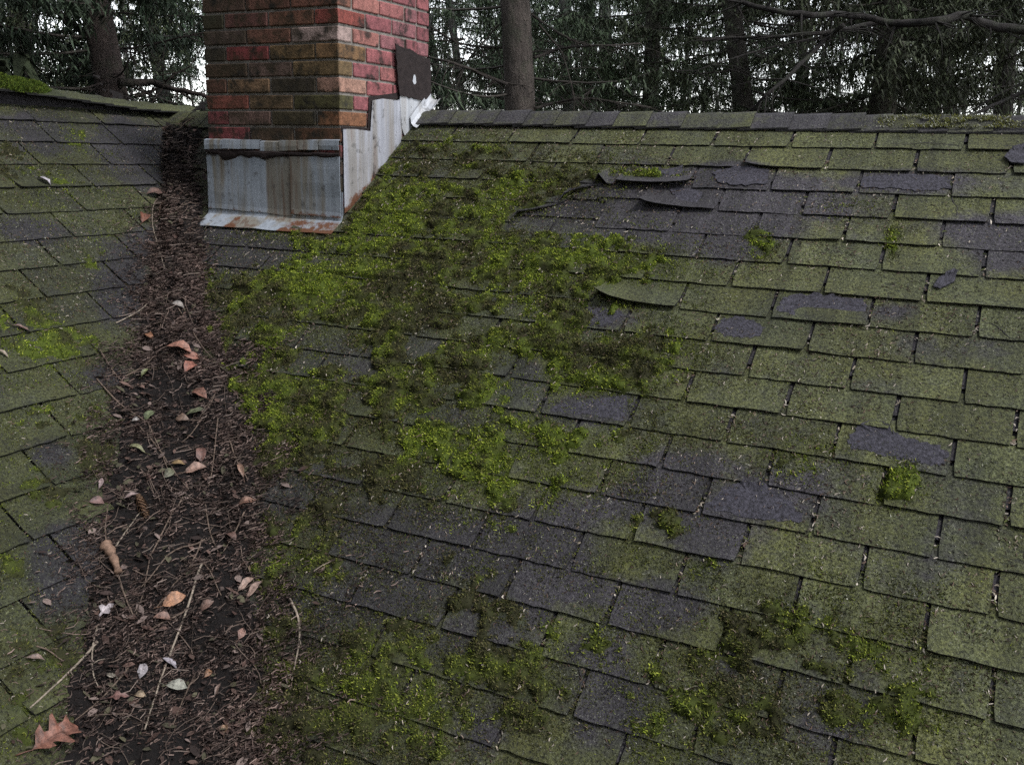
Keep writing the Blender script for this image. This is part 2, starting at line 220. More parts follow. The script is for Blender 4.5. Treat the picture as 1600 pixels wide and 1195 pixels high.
def blobs(lst, u, v):
    u = np.asarray(u, float); v = np.asarray(v, float); k = np.ones_like(u)
    for c0, c1, a, b, c, val in lst:
        du, dv = u - c0, v - c1; q = a * du * du + 2 * b * du * dv + c * dv * dv
        k = k * (1 - np.clip(val * np.exp(-.85 * q), -1, .999))
    return 1 - k
def tear_zone(u, v):
    vl = np.interp(u, [q[0] for q in TEAR], [q[1] for q in TEAR]); return ((u > TEAR[0][0] - .02) & (u < .95) & (v < vl + .02) & (v > -.70)) * 1.0
def course_gap(v, ex):
    q = ((-v / ex) % 1.0); q = np.where(q > .5, q - 1, q); return 1 - .6 * np.exp(-((q + .03) / .05) ** 2)
def moss_main(u, v):
    bl = blobs(MOSS_MAIN, u, v); am = .15 + .85 * sstep(.1, .5, bl)
    m = bl + ((fbm(u * 8, v * 8, 3) - .5) * .9 + (fbm(u * 26, v * 26, 4) - .5) * 1.3) * am - 2.2 * tear_zone(u, v) - 1.0 * blobs(HOLE_MAIN, u, v)
    return sstep(.28, .95, m) * course_gap(v, EX)
def moss_wing(u, v):
    bl = blobs(MOSS_WING, u, -v); am = .15 + .85 * sstep(.1, .5, bl)
    m = bl + ((fbm(u * 8, v * 8, 5) - .5) * 1.0 + (fbm(u * 34, v * 34, 6) - .5) * 1.0) * am - .8 * blobs(BARE_WING, u, -v)
    return sstep(.28, 1.05, m) * course_gap(v, EXW)
def bare_main(u, v): return blobs(BARE_MAIN, u, v)
def bare_wing(u, v): return blobs(BARE_WING, u, -v)
def surf_main(u, v):
    b = (-v / EX) % 1.0
    return .0045 + .0065 * b
def surf_wing(u, v):
    b = (-v / EXW) % 1.0
    return .0045 + .0065 * b

def new_obj(name, me, mat=None, parent=None, loc=None, **tags):
    o = bpy.data.objects.new(name, me); COL.objects.link(o)
    if mat is not None and not me.materials: me.materials.append(mat)
    if parent is not None: o.parent = parent
    if loc is not None: o.location = loc
    for k, v in tags.items(): o[k] = v
    return o
def empty(name, loc=(0, 0, 0), **tags):
    o = bpy.data.objects.new(name, None); COL.objects.link(o); o.location = loc; o.empty_display_size = .1
    for k, v in tags.items(): o[k] = v
    return o
def mesh(name, verts, faces, smooth=False, cols=None):
    me = bpy.data.meshes.new(name); me.from_pydata([tuple(map(float, p)) for p in verts], [], [tuple(map(int, f)) for f in faces]); me.update()
    if smooth: me.polygons.foreach_set('use_smooth', [True] * len(me.polygons))
    if cols is not None:
        at = me.color_attributes.new('film', 'FLOAT_COLOR', 'POINT'); at.data.foreach_set('color', np.asarray(cols, np.float32).ravel())
    return me
def big_mesh(name, verts, faces, cols=None, smooth=False):
    """verts (n,3), faces (m,k) numpy arrays, all faces with k corners"""
    me = bpy.data.meshes.new(name); n, (m, k) = len(verts), faces.shape
    me.vertices.add(n); me.vertices.foreach_set('co', np.asarray(verts, np.float32).ravel())
    me.loops.add(m * k); me.loops.foreach_set('vertex_index', np.asarray(faces, np.int32).ravel())
    me.polygons.add(m); me.polygons.foreach_set('loop_start', np.arange(0, m * k, k, dtype=np.int32)); me.polygons.foreach_set('loop_total', np.full(m, k, np.int32))
    if smooth: me.polygons.foreach_set('use_smooth', np.ones(m, bool))
    me.update(calc_edges=True)
    if cols is not None:
        c4 = np.ones((n, 4), np.float32); c4[:, :3] = cols
        at = me.color_attributes.new('film', 'FLOAT_COLOR', 'POINT'); at.data.foreach_set('color', c4.ravel())
    return me
def box(x0, x1, y0, y1, z0, z1, ch=0.0):
    if ch <= 0:
        v = [(x, y, z) for z in (z0, z1) for y in (y0, y1) for x in (x0, x1)]
        return v, [(0, 2, 3, 1), (4, 5, 7, 6), (0, 1, 5, 4), (2, 6, 7, 3), (0, 4, 6, 2), (1, 3, 7, 5)]
    import itertools
    c = ((x0 + x1) / 2, (y0 + y1) / 2, (z0 + z1) / 2); h = ((x1 - x0) / 2, (y1 - y0) / 2, (z1 - z0) / 2)
    v = []; idx = {}
    for s in itertools.product((-1, 1), repeat=3):
        for ax in range(3):
            p = [c[i] + s[i] * (h[i] - (0 if i == ax else ch)) for i in range(3)]
            idx[s + (ax,)] = len(v); v.append(tuple(p))
    f = []
    for ax in range(3):
        o1, o2 = (ax + 1) % 3, (ax + 2) % 3
        for s in (-1, 1):
            q = []
            for a, b in ((-1, -1), (1, -1), (1, 1), (-1, 1)):
                k = [0, 0, 0]; k[ax] = s; k[o1] = a; k[o2] = b; q.append(idx[tuple(k) + (ax,)])
            f.append(tuple(q if s > 0 else q[::-1]))
    for ax in range(3):                       # chamfer strips along each edge direction
        o1, o2 = (ax + 1) % 3, (ax + 2) % 3
        for a in (-1, 1):
            for b in (-1, 1):
                k0 = [0, 0, 0]; k0[ax] = -1; k0[o1] = a; k0[o2] = b; k1 = list(k0); k1[ax] = 1
                q = [idx[tuple(k0) + (o1,)], idx[tuple(k1) + (o1,)], idx[tuple(k1) + (o2,)], idx[tuple(k0) + (o2,)]]
                f.append(tuple(q if a * b < 0 else q[::-1]))
    for s in itertools.product((-1, 1), repeat=3):
        q = [idx[s + (0,)], idx[s + (1,)], idx[s + (2,)]]
        f.append(tuple(q if s[0] * s[1] * s[2] > 0 else q[::-1]))
    return v, f
def tube(pts, rad, n=6, cap=True, wob=0.0, seed=0):
    pts = np.asarray(pts, float); m = len(pts); rad = np.broadcast_to(np.asarray(rad, float), (m,))
    tg = np.gradient(pts, axis=0); tg /= np.linalg.norm(tg, axis=1)[:, None] + 1e-9
    ref = np.array([0, 0, 1.]) if abs(tg[0][2]) < .8 else np.array([1., 0, 0])
    v = []; r_ = np.random.default_rng(seed)
    for i in range(m):
        a = np.cross(tg[i], ref); a /= np.linalg.norm(a) + 1e-9; b = np.cross(tg[i], a)
        for k in range(n):
            th = 2 * math.pi * k / n; rr = rad[i] * (1 + wob * (r_.random() - .5))
            v.append(pts[i] + rr * (math.cos(th) * a + math.sin(th) * b))
    f = [(i * n + k, i * n + (k + 1) % n, (i + 1) * n + (k + 1) % n, (i + 1) * n + k) for i in range(m - 1) for k in range(n)]
    f = [q[::-1] for q in f]
    if cap: f += [tuple(range(n)), tuple(range((m - 1) * n, m * n))[::-1]]
    return v, f
def smooth_path(pts, k=4):
    p = np.asarray(pts, float); out = []
    P = np.vstack([2 * p[0] - p[1], p, 2 * p[-1] - p[-2]])
    for i in range(1, len(P) - 2):
        for t in np.arange(k) / k:
            a, b, c, d = P[i - 1], P[i], P[i + 1], P[i + 2]
            out.append(.5 * (2 * b + (c - a) * t + (2 * a - 5 * b + 4 * c - d) * t * t + (3 * b - a - 3 * c + d) * t ** 3))
    out.append(p[-1]); return np.array(out)

# ---------------------------------------------------------------- materials
class NT:
    def __init__(s, name):
        s.m = bpy.data.materials.new(name); s.m.use_nodes = True; s.t = s.m.node_tree; s.b = s.t.nodes['Principled BSDF']
    def n(s, kind, **kw):
        q = s.t.nodes.new(kind)
        for k, v in kw.items():
            if hasattr(q, k) and k not in q.inputs: setattr(q, k, v)
            else: q.inputs[k].default_value = v
        return q
    def l(s, a, b): s.t.links.new(a, b)
    def pos(s):
        return s.n('ShaderNodeTexCoord').outputs['Object']
    def noise(s, vec, scale, detail=3, rough=.6):
        q = s.n('ShaderNodeTexNoise'); q.inputs['Scale'].default_value = scale; q.inputs['Detail'].default_value = detail; q.inputs['Roughness'].default_value = rough
        s.l(vec, q.inputs['Vector']); return q.outputs['Fac']
    def math(s, op, a, b=None, clamp=False):
        q = s.n('ShaderNodeMath'); q.operation = op; q.use_clamp = clamp
        for i, x in enumerate((a, b)):
            if x is None: continue
            if isinstance(x, (int, float)): q.inputs[i].default_value = x
            else: s.l(x, q.inputs[i])
        return q.outputs[0]
    def ramp(s, fac, stops):
        q = s.n('ShaderNodeValToRGB'); e = q.color_ramp.elements
        while len(e) < len(stops): e.new(.5)
        for i, (p, c) in enumerate(stops):
            e[i].position = p; e[i].color = (c, c, c, 1) if isinstance(c, (int, float)) else (*c, 1)
        s.l(fac, q.inputs[0]); return q.outputs[0]
    def mix(s, fac, a, b, mode='MIX'):
        q = s.n('ShaderNodeMix'); q.data_type = 'RGBA'; q.blend_type = mode
        for i, x in ((0, fac), (6, a), (7, b)):
            if isinstance(x, (int, float)): q.inputs[i].default_value = x
            elif isinstance(x, tuple): q.inputs[i].default_value = (*x, 1)
            else: s.l(x, q.inputs[i])
        return q.outputs[2]
    def bump(s, h, strength=.5, dist=.004):
        q = s.n('ShaderNodeBump'); q.inputs['Strength'].default_value = strength; q.inputs['Distance'].default_value = dist
        s.l(h, q.inputs['Height']); s.l(q.outputs[0], s.b.inputs['Normal'])
    def done(s, col, rough=.9, metal=0., spec=.3):
        if isinstance(col, tuple): s.b.inputs['Base Color'].default_value = (*col, 1)
        else: s.l(col, s.b.inputs['Base Color'])
        if isinstance(rough, (int, float)): s.b.inputs['Roughness'].default_value = rough
        else: s.l(rough, s.b.inputs['Roughness'])
        s.b.inputs['Metallic'].default_value = metal; s.b.inputs['Specular IOR Level'].default_value = spec
        return s.m
    def film(s):
        a = s.n('ShaderNodeAttribute'); a.attribute_name = 'film'; sp = s.n('ShaderNodeSeparateColor'); s.l(a.outputs['Color'], sp.inputs[0])
        return sp.outputs[0], sp.outputs[1], sp.outputs[2], a.outputs['Alpha'], a.outputs['Color']

def mat_shingle():
    t = NT('weathered_asphalt_shingle'); p = t.pos(); g, m, b, tone, _ = t.film()
    big = t.noise(p, 5, 5, .65); mid = t.noise(p, 38, 4, .7); fine = t.ramp(t.noise(p, 115, 4, .75), [(.34, 0.), (.66, 1.)]); grit = t.noise(p, 170, 3, .7)
    gm = t.math('ADD', g, t.math('MULTIPLY', t.math('SUBTRACT', mid, .5), .9)); gm = t.math('ADD', gm, t.math('MULTIPLY', t.math('SUBTRACT', big, .5), 1.5))
    gm = t.math('SUBTRACT', gm, t.math('MULTIPLY', b, 1.3)); gm = t.ramp(gm, [(.12, 0.), (.62, 1.)])
    asphalt = t.mix(fine, (.0030, .0026, .0034), (.058, .052, .063))
    algae = t.mix(fine, (.0022, .0030, .0010), (.094, .106, .048))
    algae = t.mix(t.ramp(big, [(.35, 0.), (.7, 1.)]), algae, t.mix(fine, (.0028, .0036, .0008), (.110, .114, .032)))
    c = t.mix(gm, asphalt, algae)
    mm = t.ramp(t.math('ADD', m, t.math('MULTIPLY', t.math('SUBTRACT', fine, .5), .5)), [(.2, 0.), (.8, 1.)])
    c = t.mix(t.math('MULTIPLY', mm, .85), c, t.mix(mid, (.012, .017, .004), (.050, .066, .012)))
    fl = t.ramp(grit, [(.60, 0.), (.68, 1.)])
    c = t.mix(t.math('MULTIPLY', fl, .6), c, (.20, .205, .16))
    mp = t.n('ShaderNodeMapping'); mp.inputs['Scale'].default_value = (1., .12, .12); t.l(p, mp.inputs[0]); run = t.noise(mp.outputs[0], 16, 4, .65)
    c = t.mix(1.0, c, t.ramp(run, [(.32, .62), (.66, 1.25)]), 'MULTIPLY')
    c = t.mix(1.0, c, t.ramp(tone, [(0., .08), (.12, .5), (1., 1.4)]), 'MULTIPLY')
    t.bump(t.math('ADD', t.math('MULTIPLY', fine, .6), t.math('ADD', t.math('MULTIPLY', grit, .6), mid)), .8, .007)
    return t.done(c, .8, 0, .4)
def mat_tint(name, rough=.9, scale=400, amt=.5, spec=.25, trans=0.):
    t = NT(name); p = t.pos(); col = t.film()[4]
    n = t.noise(p, scale, 2)
    c = t.mix(1.0, col, t.ramp(n, [(.3, 1 - amt), (.7, 1 + amt)]), 'MULTIPLY')
    return t.done(c, rough, 0, spec)
def mat_objcol(name, s1=30, s2=160, amt=.5, bump=.4, rough=.85, dist=.003, spec=.3):
    t = NT(name); p = t.pos(); oi = t.n('ShaderNodeObjectInfo')
    n1 = t.noise(p, s1, 4); n2 = t.noise(p, s2, 3)
    c = t.mix(1.0, oi.outputs['Color'], t.ramp(n1, [(.3, 1 - amt), (.7, 1 + amt)]), 'MULTIPLY')
    c = t.mix(1.0, c, t.ramp(n2, [(.3, .7), (.7, 1.25)]), 'MULTIPLY')
    t.bump(n2, bump, dist); return t.done(c, rough, 0, spec)
def mat_brick():
    t = NT('weathered_clay_brick'); g = t.n('ShaderNodeNewGeometry'); p = g.outputs['Position']; oi = t.n('ShaderNodeObjectInfo')
    n1 = t.noise(p, 14, 4, .65); n2 = t.noise(p, 120, 4, .7); n3 = t.noise(p, 9, 3); n4 = t.noise(p, 33, 4, .7)
    c = t.mix(1.0, oi.outputs['Color'], t.ramp(n4, [(.3, .50), (.7, 1.2)]), 'MULTIPLY')
    c = t.mix(1.0, c, t.ramp(n2, [(.3, .75), (.7, 1.25)]), 'MULTIPLY')
    sp = t.n('ShaderNodeSeparateXYZ'); t.l(g.outputs['True Normal'], sp.inputs[0])
    front = t.ramp(t.math('MULTIPLY', sp.outputs[1], -1.), [(.3, 0.), (.8, 1.)])        # the weather side carries algae and soot
    c = t.mix(t.math('MULTIPLY', t.ramp(n1, [(.43, 0.), (.60, .80)]), front), c, (.026, .020, .0095))
    c = t.mix(t.ramp(t.math('MULTIPLY', n3, n1), [(.27, 0.), (.37, .85)]), c, (.012, .011, .009))
    c = t.mix(t.ramp(n4, [(.69, 0.), (.79, .5)]), c, (.26, .22, .22))
    t.bump(t.math('ADD', n2, n4), .6, .005); return t.done(c, .85, 0, .3)
def mat_mortar():
    t = NT('old_mortar'); p = t.pos(); n = t.noise(p, 25, 4); f = t.noise(p, 220, 3)
    c = t.mix(n, (.03, .026, .022), (.28, .255, .23)); t.bump(f, .5, .004); return t.done(t.mix(1.0, c, t.ramp(f, [(.3, .7), (.7, 1.3)]), 'MULTIPLY'), .95)
def mat_metal(name, rust=1.0, top=None, base=(.36, .40, .46)):
    t = NT(name); p = t.pos(); sp = t.n('ShaderNodeSeparateXYZ'); t.l(p, sp.inputs[0])
    mp = t.n('ShaderNodeMapping'); mp.inputs['Scale'].default_value = (1, 1, .06); t.l(p, mp.inputs[0])
    streak = t.noise(mp.outputs[0], 40, 5, .55); wide = t.noise(mp.outputs[0], 13, 3, .5); blot = t.noise(p, 22, 4, .65); fine = t.noise(p, 160, 3)
    c = t.mix(t.ramp(streak, [(.25, 0.), (.75, 1.)]), tuple(x * .52 for x in base), tuple(x * .88 for x in base))
    c = t.mix(t.ramp(wide, [(.45, 0.), (.55, .95 * rust)]), c, t.mix(streak, (.10, .075, .038), (.24, .21, .15)))
    c = t.mix(t.ramp(t.math('MULTIPLY', streak, wide), [(.29, 0.), (.36, .85 * rust)]), c, (.085, .040, .020))
    c = t.mix(t.ramp(blot, [(.58, 0.), (.66, .6)]), c, (.07, .068, .066))
    _, _, edge, _, _ = t.film()
    e = t.ramp(t.math('ADD', edge, t.math('MULTIPLY', t.math('SUBTRACT', blot, .5), 1.2)), [(.42, 0.), (.62, 1.)])
    c = t.mix(e, c, t.mix(fine, (.05, .022, .012), (.17, .075, .040)))
    _, dark, _, _, _ = t.film()
    d = t.ramp(t.math('ADD', dark, t.math('MULTIPLY', t.math('SUBTRACT', blot, .5), .9)), [(.42, 0.), (.58, 1.)])
    c = t.mix(d, c, (.030, .026, .026))
    t.bump(blot, .25, .004); return t.done(c, t.ramp(fine, [(.2, .5), (.8, .75)]), .1, .4)
def mat_tar():
    t = NT('tar_patch'); p = t.pos(); n = t.noise(p, 40, 4); c = t.mix(n, (.006, .005, .0055), (.036, .027, .026)); 
    g = t.film()[0]; c = t.mix(t.ramp(g, [(.4, 0.), (.6, 1.)]), c, (.42, .42, .42)); t.bump(n, .7, .008); return t.done(c, .8, 0, .12)
def mat_bark():
    t = NT('conifer_bark'); p = t.pos(); oi = t.n('ShaderNodeObjectInfo'); mp = t.n('ShaderNodeMapping'); mp.inputs['Scale'].default_value = (1, 1, .35); t.l(p, mp.inputs[0])
    n = t.noise(mp.outputs[0], 22, 6, .75); n2 = t.noise(p, 6, 3)
    c = t.mix(1.0, oi.outputs['Color'], t.ramp(n, [(.3, .35), (.7, 1.5)]), 'MULTIPLY')
    c = t.mix(t.ramp(n2, [(.5, 0.), (.75, .6)]), c, (.045, .055, .032)); t.bump(n, 1.0, .06); return t.done(c, .95)
def mat_plain(name, c1, c2, scale, rough=.9, bump=.5, dist=.02):
    t = NT(name); p = t.pos(); n = t.noise(p, scale, 5, .75); n = t.ramp(n, [(.32, 0.), (.68, 1.)]); t.bump(n, bump, dist); return t.done(t.mix(n, c1, c2), rough)
M_SHINGLE = mat_shingle(); M_MOSS = mat_tint('moss', .9, 300, .35); M_LITTER = mat_tint('dry_litter', .8, 300, .35)
M_HUMUS = mat_plain('valley_humus', (.0012, .001, .001), (.014, .0095, .009), 70, .95, .9, .012)
M_LEAF = mat_objcol('dead_leaf', 70, 260, .6, .5, .55, .003, .45); M_TWIG = mat_objcol('dry_twig', 60, 300, .4, .4, .8)
M_BRICK = mat_brick(); M_MORTAR = mat_mortar(); M_METAL = mat_metal('galvanised_flashing', .75); M_SIDE = mat_metal('pale_painted_flashing', .5, base=(.40, .41, .46)); M_BRIGHT = mat_metal('bright_flashing', .25, base=(.50, .52, .56))
M_TAR = mat_tar(); M_BARK = mat_bark(); M_NEEDLE = mat_tint('spruce_needles', .75, 30, .4, .3)
M_DECK = mat_plain('roof_felt', (.010, .009, .010), (.035, .032, .036), 60, .9, .6, .004)
M_BARE = mat_plain('bare_shingle_mat', (.004, .0036, .0055), (.075, .071, .092), 100, .8, .9, .004)
M_GROUND = mat_plain('forest_floor', (.02, .016, .010), (.08, .06, .035), 2.5, .95, .6, .05)
M_SIDING = mat_plain('painted_siding', (.32, .30, .27), (.42, .40, .36), 5, .7, .2, .01)
M_CONCRETE = mat_plain('concrete_cap', (.16, .15, .14), (.32, .31, .29), 20, .9, .5, .01)

# ---------------------------------------------------------------- the setting
gv, gf = [], []
for i in range(41):
    for j in range(41):
        x = (i - 20) ** 3 / 8000 * 600; y = (j - 20) ** 3 / 8000 * 600
        gv.append((x, y, GROUND + .5 * (float(vnoise(x * .08, y * .08, 4)) - .5) * min(1, (abs(x) + abs(y)) / 40)))
for i in range(40):
    for j in range(40): gf.append((i * 41 + j, (i + 1) * 41 + j, (i + 1) * 41 + j + 1, i * 41 + j + 1))
new_obj('ground', mesh('ground', gv, gf, True), M_GROUND, kind='structure')

EAVE = -5.4
roof = new_obj('main_roof', mesh('main_roof_deck', [to_main(valley_u(EAVE) + 0, EAVE, -.01), to_main(5.2, EAVE, -.01), to_main(5.2, RIDGE_V, -.01), to_main(valley_u(RIDGE_V), RIDGE_V, -.01),
      (5.2, 4.5, ZR - .75 * 4.41 - .012), (-6.5, 4.5, ZR - .75 * 4.41 - .012), (-6.5, .8 * RIDGE_V, .6 * RIDGE_V - .012)],
      [(0, 1, 2, 3), (3, 2, 4, 5, 6)]), M_DECK, kind='structure')
wing = new_obj('wing_roof', mesh('wing_roof_deck', [(XR, .08, ZR - .012), (XR, -6.2, ZR - .012), (2.3, -6.2, ZR - .75 * 4.4 - .012), (2.3, .09 - 4.4, ZR - .75 * 4.4 - .012), (-6.5, -6.2, ZR - .75 * 4.4 - .012), (-6.5, .08, ZR - .75 * 4.4 - .012)],
      [(0, 1, 2, 3), (0, 5, 4, 1)]), M_DECK, kind='structure')
for nm, b in (('house_wall', (-5.9, 4.8, -3.95, 4.1)), ('house_wall', (-5.9, 1.9, -5.8, -3.97))):
    v, f = box(b[0], b[1], b[2], b[3], GROUND, -3.32 - .05)
    new_obj(nm, mesh(nm, v, f), M_SIDING, kind='structure')

# ---- shingles
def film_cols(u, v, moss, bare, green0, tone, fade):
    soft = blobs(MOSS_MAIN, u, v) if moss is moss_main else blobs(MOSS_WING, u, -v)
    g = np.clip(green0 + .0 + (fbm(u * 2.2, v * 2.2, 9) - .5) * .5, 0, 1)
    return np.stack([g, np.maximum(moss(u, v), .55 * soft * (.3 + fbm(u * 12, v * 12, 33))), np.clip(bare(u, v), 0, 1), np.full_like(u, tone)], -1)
def make_tab(to, u0, u1, vt, vb, moss, bare, green0, tone, lower=0., lift=0., cl=0., cr=0., bmax=None, clip=None, nu=10, nv=5, under=False, ext=.3):
    a = np.linspace(0, 1, nu + 1); bb = np.concatenate([[-ext], np.linspace(.0, 1, nv)])
    V = []; Cc = []
    jit = (rng.random(nu + 1) - .5) * .035
    bm = np.ones(nu + 1) + jit
    if bmax is not None: bm = np.minimum(bm, bmax(u0 + (u1 - u0) * a))
    sk = (rng.random(2) - .5) * .004
    A = np.broadcast_to(a[None, :], (len(bb), nu + 1)); B = -ext + (bb[:, None] + ext) / (1 + ext) * (bm[None, :] + ext)
    U = u0 + (u1 - u0) * A + (sk[0] * (1 - A) + sk[1] * A) * B
    U = U + np.where(A == 0, 1, np.where(A == 1, -1, 0)) * np.where(B > .95, .004, 0)
    Vv = vt + (vb - vt) * B
    if clip is not None: U = clip(U, Vv)
    W = .003 + .0085 * (B + ext) / (1 + ext) - lower + (vnoise(U * 14, Vv * 14, 21) - .5) * .0035 * np.clip(B + .2, 0, 1)
    Bp = np.clip(B, 0, 1)
    if bmax is not None: Bp = np.clip((bb[:, None] + 0 * A), 0, 1) * (bm[None, :] < .97)
    W = W + lift * (1. if bmax is None else np.clip(bm, 0, 1)[None, :] ** .8) * Bp ** 2.5 * (.5 + .9 * vnoise(U * 5, 0 * U, 31)) + cl * np.exp(-A / .22) * Bp ** 2 + cr * np.exp(-(1 - A) / .22) * Bp ** 2
    top = to(U, Vv, W).reshape(-1, 3); n1 = len(top); nc = nu + 1; nr = len(bb)
    cols = film_cols(U, Vv, moss, bare, green0, tone, 1).reshape(-1, 4)
    th = .0054 if lower == 0 else .0035
    F = [(r * nc + c, (r + 1) * nc + c, (r + 1) * nc + c + 1, r * nc + c + 1) for r in range(nr - 1) for c in range(nc - 1)]
    ring = [(r * nc) for r in range(nr)] + [(nr - 1) * nc + c for c in range(1, nc)] + [r * nc + nc - 1 for r in range(nr - 2, -1, -1)]
    low = to(U, Vv, W - th).reshape(-1, 3)
    V = list(top) + [top[i] for i in ring] + [low[i] for i in ring]
    ec = np.array([[0, 0, 1, 0.0 if bmax is None else .75]]); cols = np.vstack([cols, np.repeat(ec, 2 * len(ring), 0)])
    k = len(ring)
    F += [(n1 + i, n1 + k + i, n1 + k + i + 1, n1 + i + 1) for i in range(k - 1)]
    if under:
        o = len(V); V += list(low); cols = np.vstack([cols, np.repeat(np.array([[0, 0, 1, .5]]), n1, 0)])
        F += [(o + r * nc + c, o + r * nc + c + 1, o + (r + 1) * nc + c + 1, o + (r + 1) * nc + c) for r in range(nr - 1) for c in range(nc - 1)]
    me = mesh('shingle', V, F, False, cols)
    sm = [True] * ((nr - 1) * (nc - 1)) + [False] * (len(F) - (nr - 1) * (nc - 1))
    me.polygons.foreach_set('use_smooth', sm)
    return me

OFFS = {1: .35, 2: .86, 3: .29, 4: .74, 5: .29, 6: .74, 7: .23, 8: .76, 9: .23, 10: .72, 11: .19, 12: .72, 13: .2, 14: .7, 15: .17, 16: .71, 17: .22, 18: .75}
tear = np.array(TEAR)
def tear_b(c):
    def fn(u):
        vl = np.interp(u, tear[:, 0], tear[:, 1]); r = (-(vl) - (c - 1) * EX) / EX
        return np.where((u > tear[0, 0]) & (u < tear[-1, 0]), r, np.where((u >= tear[-1, 0]) & (u < tear[-1, 0] + .28), -.22 if (c - 1) * EX > .33 else 9., 9.))
    return fn
def main_clip(U, V): return np.maximum(U, valley_u(V) + .012)
N_COURSE = 25
for c in range(0, N_COURSE):
    off = OFFS.get(c, (.2 if c % 2 else .72) + .02 * math.sin(c * 2.1)); vt, vb = -(c - 1) * EX, -c * EX
    if c == 0: vt = RIDGE_V - .012; vb = -.0
    k0 = int(math.floor((valley_u(vb) / TW) - off)) ; k1 = int(math.ceil(2.75 / TW - off))
    for k in range(k0, k1):
        g = RND.uniform(.009, .016)
        u0, u1 = (k + off) * TW + g / 2, (k + 1 + off) * TW - g / 2
        if u1 < valley_u(vt) + .02 or c == 0: continue
        uc, vc = (u0 + u1) / 2, (vt + vb) / 2
        bm = float(np.mean(bare_main(np.linspace(u0, u1, 5), np.full(5, vc))))
        right = float(np.clip((uc - .0) / 1.2, 0, 1))
        green = .55 + .22 * right + RND.uniform(-.13, .13); tone = RND.uniform(.5, .9) * (.55 + .45 * min(1., max(0., (uc - valley_u(vc) - .1) / 1.7)))  # tabs darken toward the valley: dirt plus lower-left shade painted in
        missing = bm > .60 and uc > -.1 and vc > -.66
        kw = dict(lower=.0035 if missing else 0., lift=RND.choice([0, 0, 0, 0, .002, .004]), cl=RND.choice([0, 0, 0, 0, .003]), cr=RND.choice([0, 0, 0, 0, .003]))
        under = False; tb = None
        # torn and curled pieces, located by their centre
        if tear[0, 0] - .02 < u1 and u0 < tear[-1, 0] + .05 and -tear[0, 1] > (c - 1) * EX - .01 and -tear[-1, 1] < c * EX:
            tb = tear_b(c); kw['lift'] = .042; kw['lower'] = 0.; kw['cl'] = kw['cr'] = 0.; under = True
            green = .9
        for (pu, pv, a, b_, l_) in CURLS:
            if abs(pu - uc) < TW / 2 and vb < pv < vt: kw.update(cl=a, cr=b_, lift=l_); under = True
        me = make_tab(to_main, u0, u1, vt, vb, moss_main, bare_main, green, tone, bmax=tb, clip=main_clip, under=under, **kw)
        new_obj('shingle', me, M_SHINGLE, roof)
# dark old layer that shows where tabs are torn away (strips with their own steps)
def strip_layer(name, to, rows, ex, x0f, x1, parent):
    V = []; F = []; Cc = []
    for c in range(1, rows):
        vt, vb = -(c - 1.45) * ex, -(c - .45) * ex
        n = 24; us = np.linspace(x0f(vb), x1, n)
        i0 = len(V)
        for (vv, w) in ((min(vt + .02, RIDGE_V - .03), -.006), (vb, .0008), (vb, -.004)):
            V += list(to(us, np.full(n, vv), np.full(n, w)))
            Cc += [[.05, 0, 1, .62 if w > -.0039 else 0]] * n
        for r in range(2): F += [(i0 + r * n + k, i0 + (r + 1) * n + k, i0 + (r + 1) * n + k + 1, i0 + r * n + k + 1) for k in range(n - 1)]
    new_obj(name, mesh(name, V, F, False, np.array(Cc)), M_SHINGLE, parent)
strip_layer('old_shingle_layer', to_main, 26, EX, lambda v: valley_u(v) + .02, 2.76, roof)

# shingles beyond the picture, joined: courses down to the eave and along to the gable
def field(name, to, parent, rows, r0, ex, tw, ulo, uhi, moss, bare):
    V = []; F = []; Cc = []
    for c in range(r0, rows):
        vt, vb = -(c - 1) * ex, -c * ex
        u = ulo(vb) + ((c % 2) * .5) * tw
        while u < uhi(vb):
            i0 = len(V); a, b = u + .005, min(u + tw - .005, uhi(vb) + .0)
            P = [(a, vt + .04, .004), (b, vt + .04, .004), (b, vb, .0095), (a, vb, .0095), (a, vb, .0045), (b, vb, .0045)]
            for q in P: V.append(to(*[np.array(z) for z in q]))
            Cc += [[.75, .1, .1, .75]] * 4 + [[0, 0, 1, 0]] * 2
            F += [(i0, i0 + 3, i0 + 2, i0 + 1), (i0 + 3, i0 + 4, i0 + 5, i0 + 2)]
            u += tw
    new_obj(name, mesh(name, V, F, False, np.array(Cc)), M_SHINGLE, parent, kind='stuff')
field('shingle_field', to_main, roof, 41, 1, EX, TW, lambda v: 2.76 if v > -(N_COURSE - 1) * EX - .01 else valley_u(v) + .05, lambda v: 5.2, moss_main, bare_main)

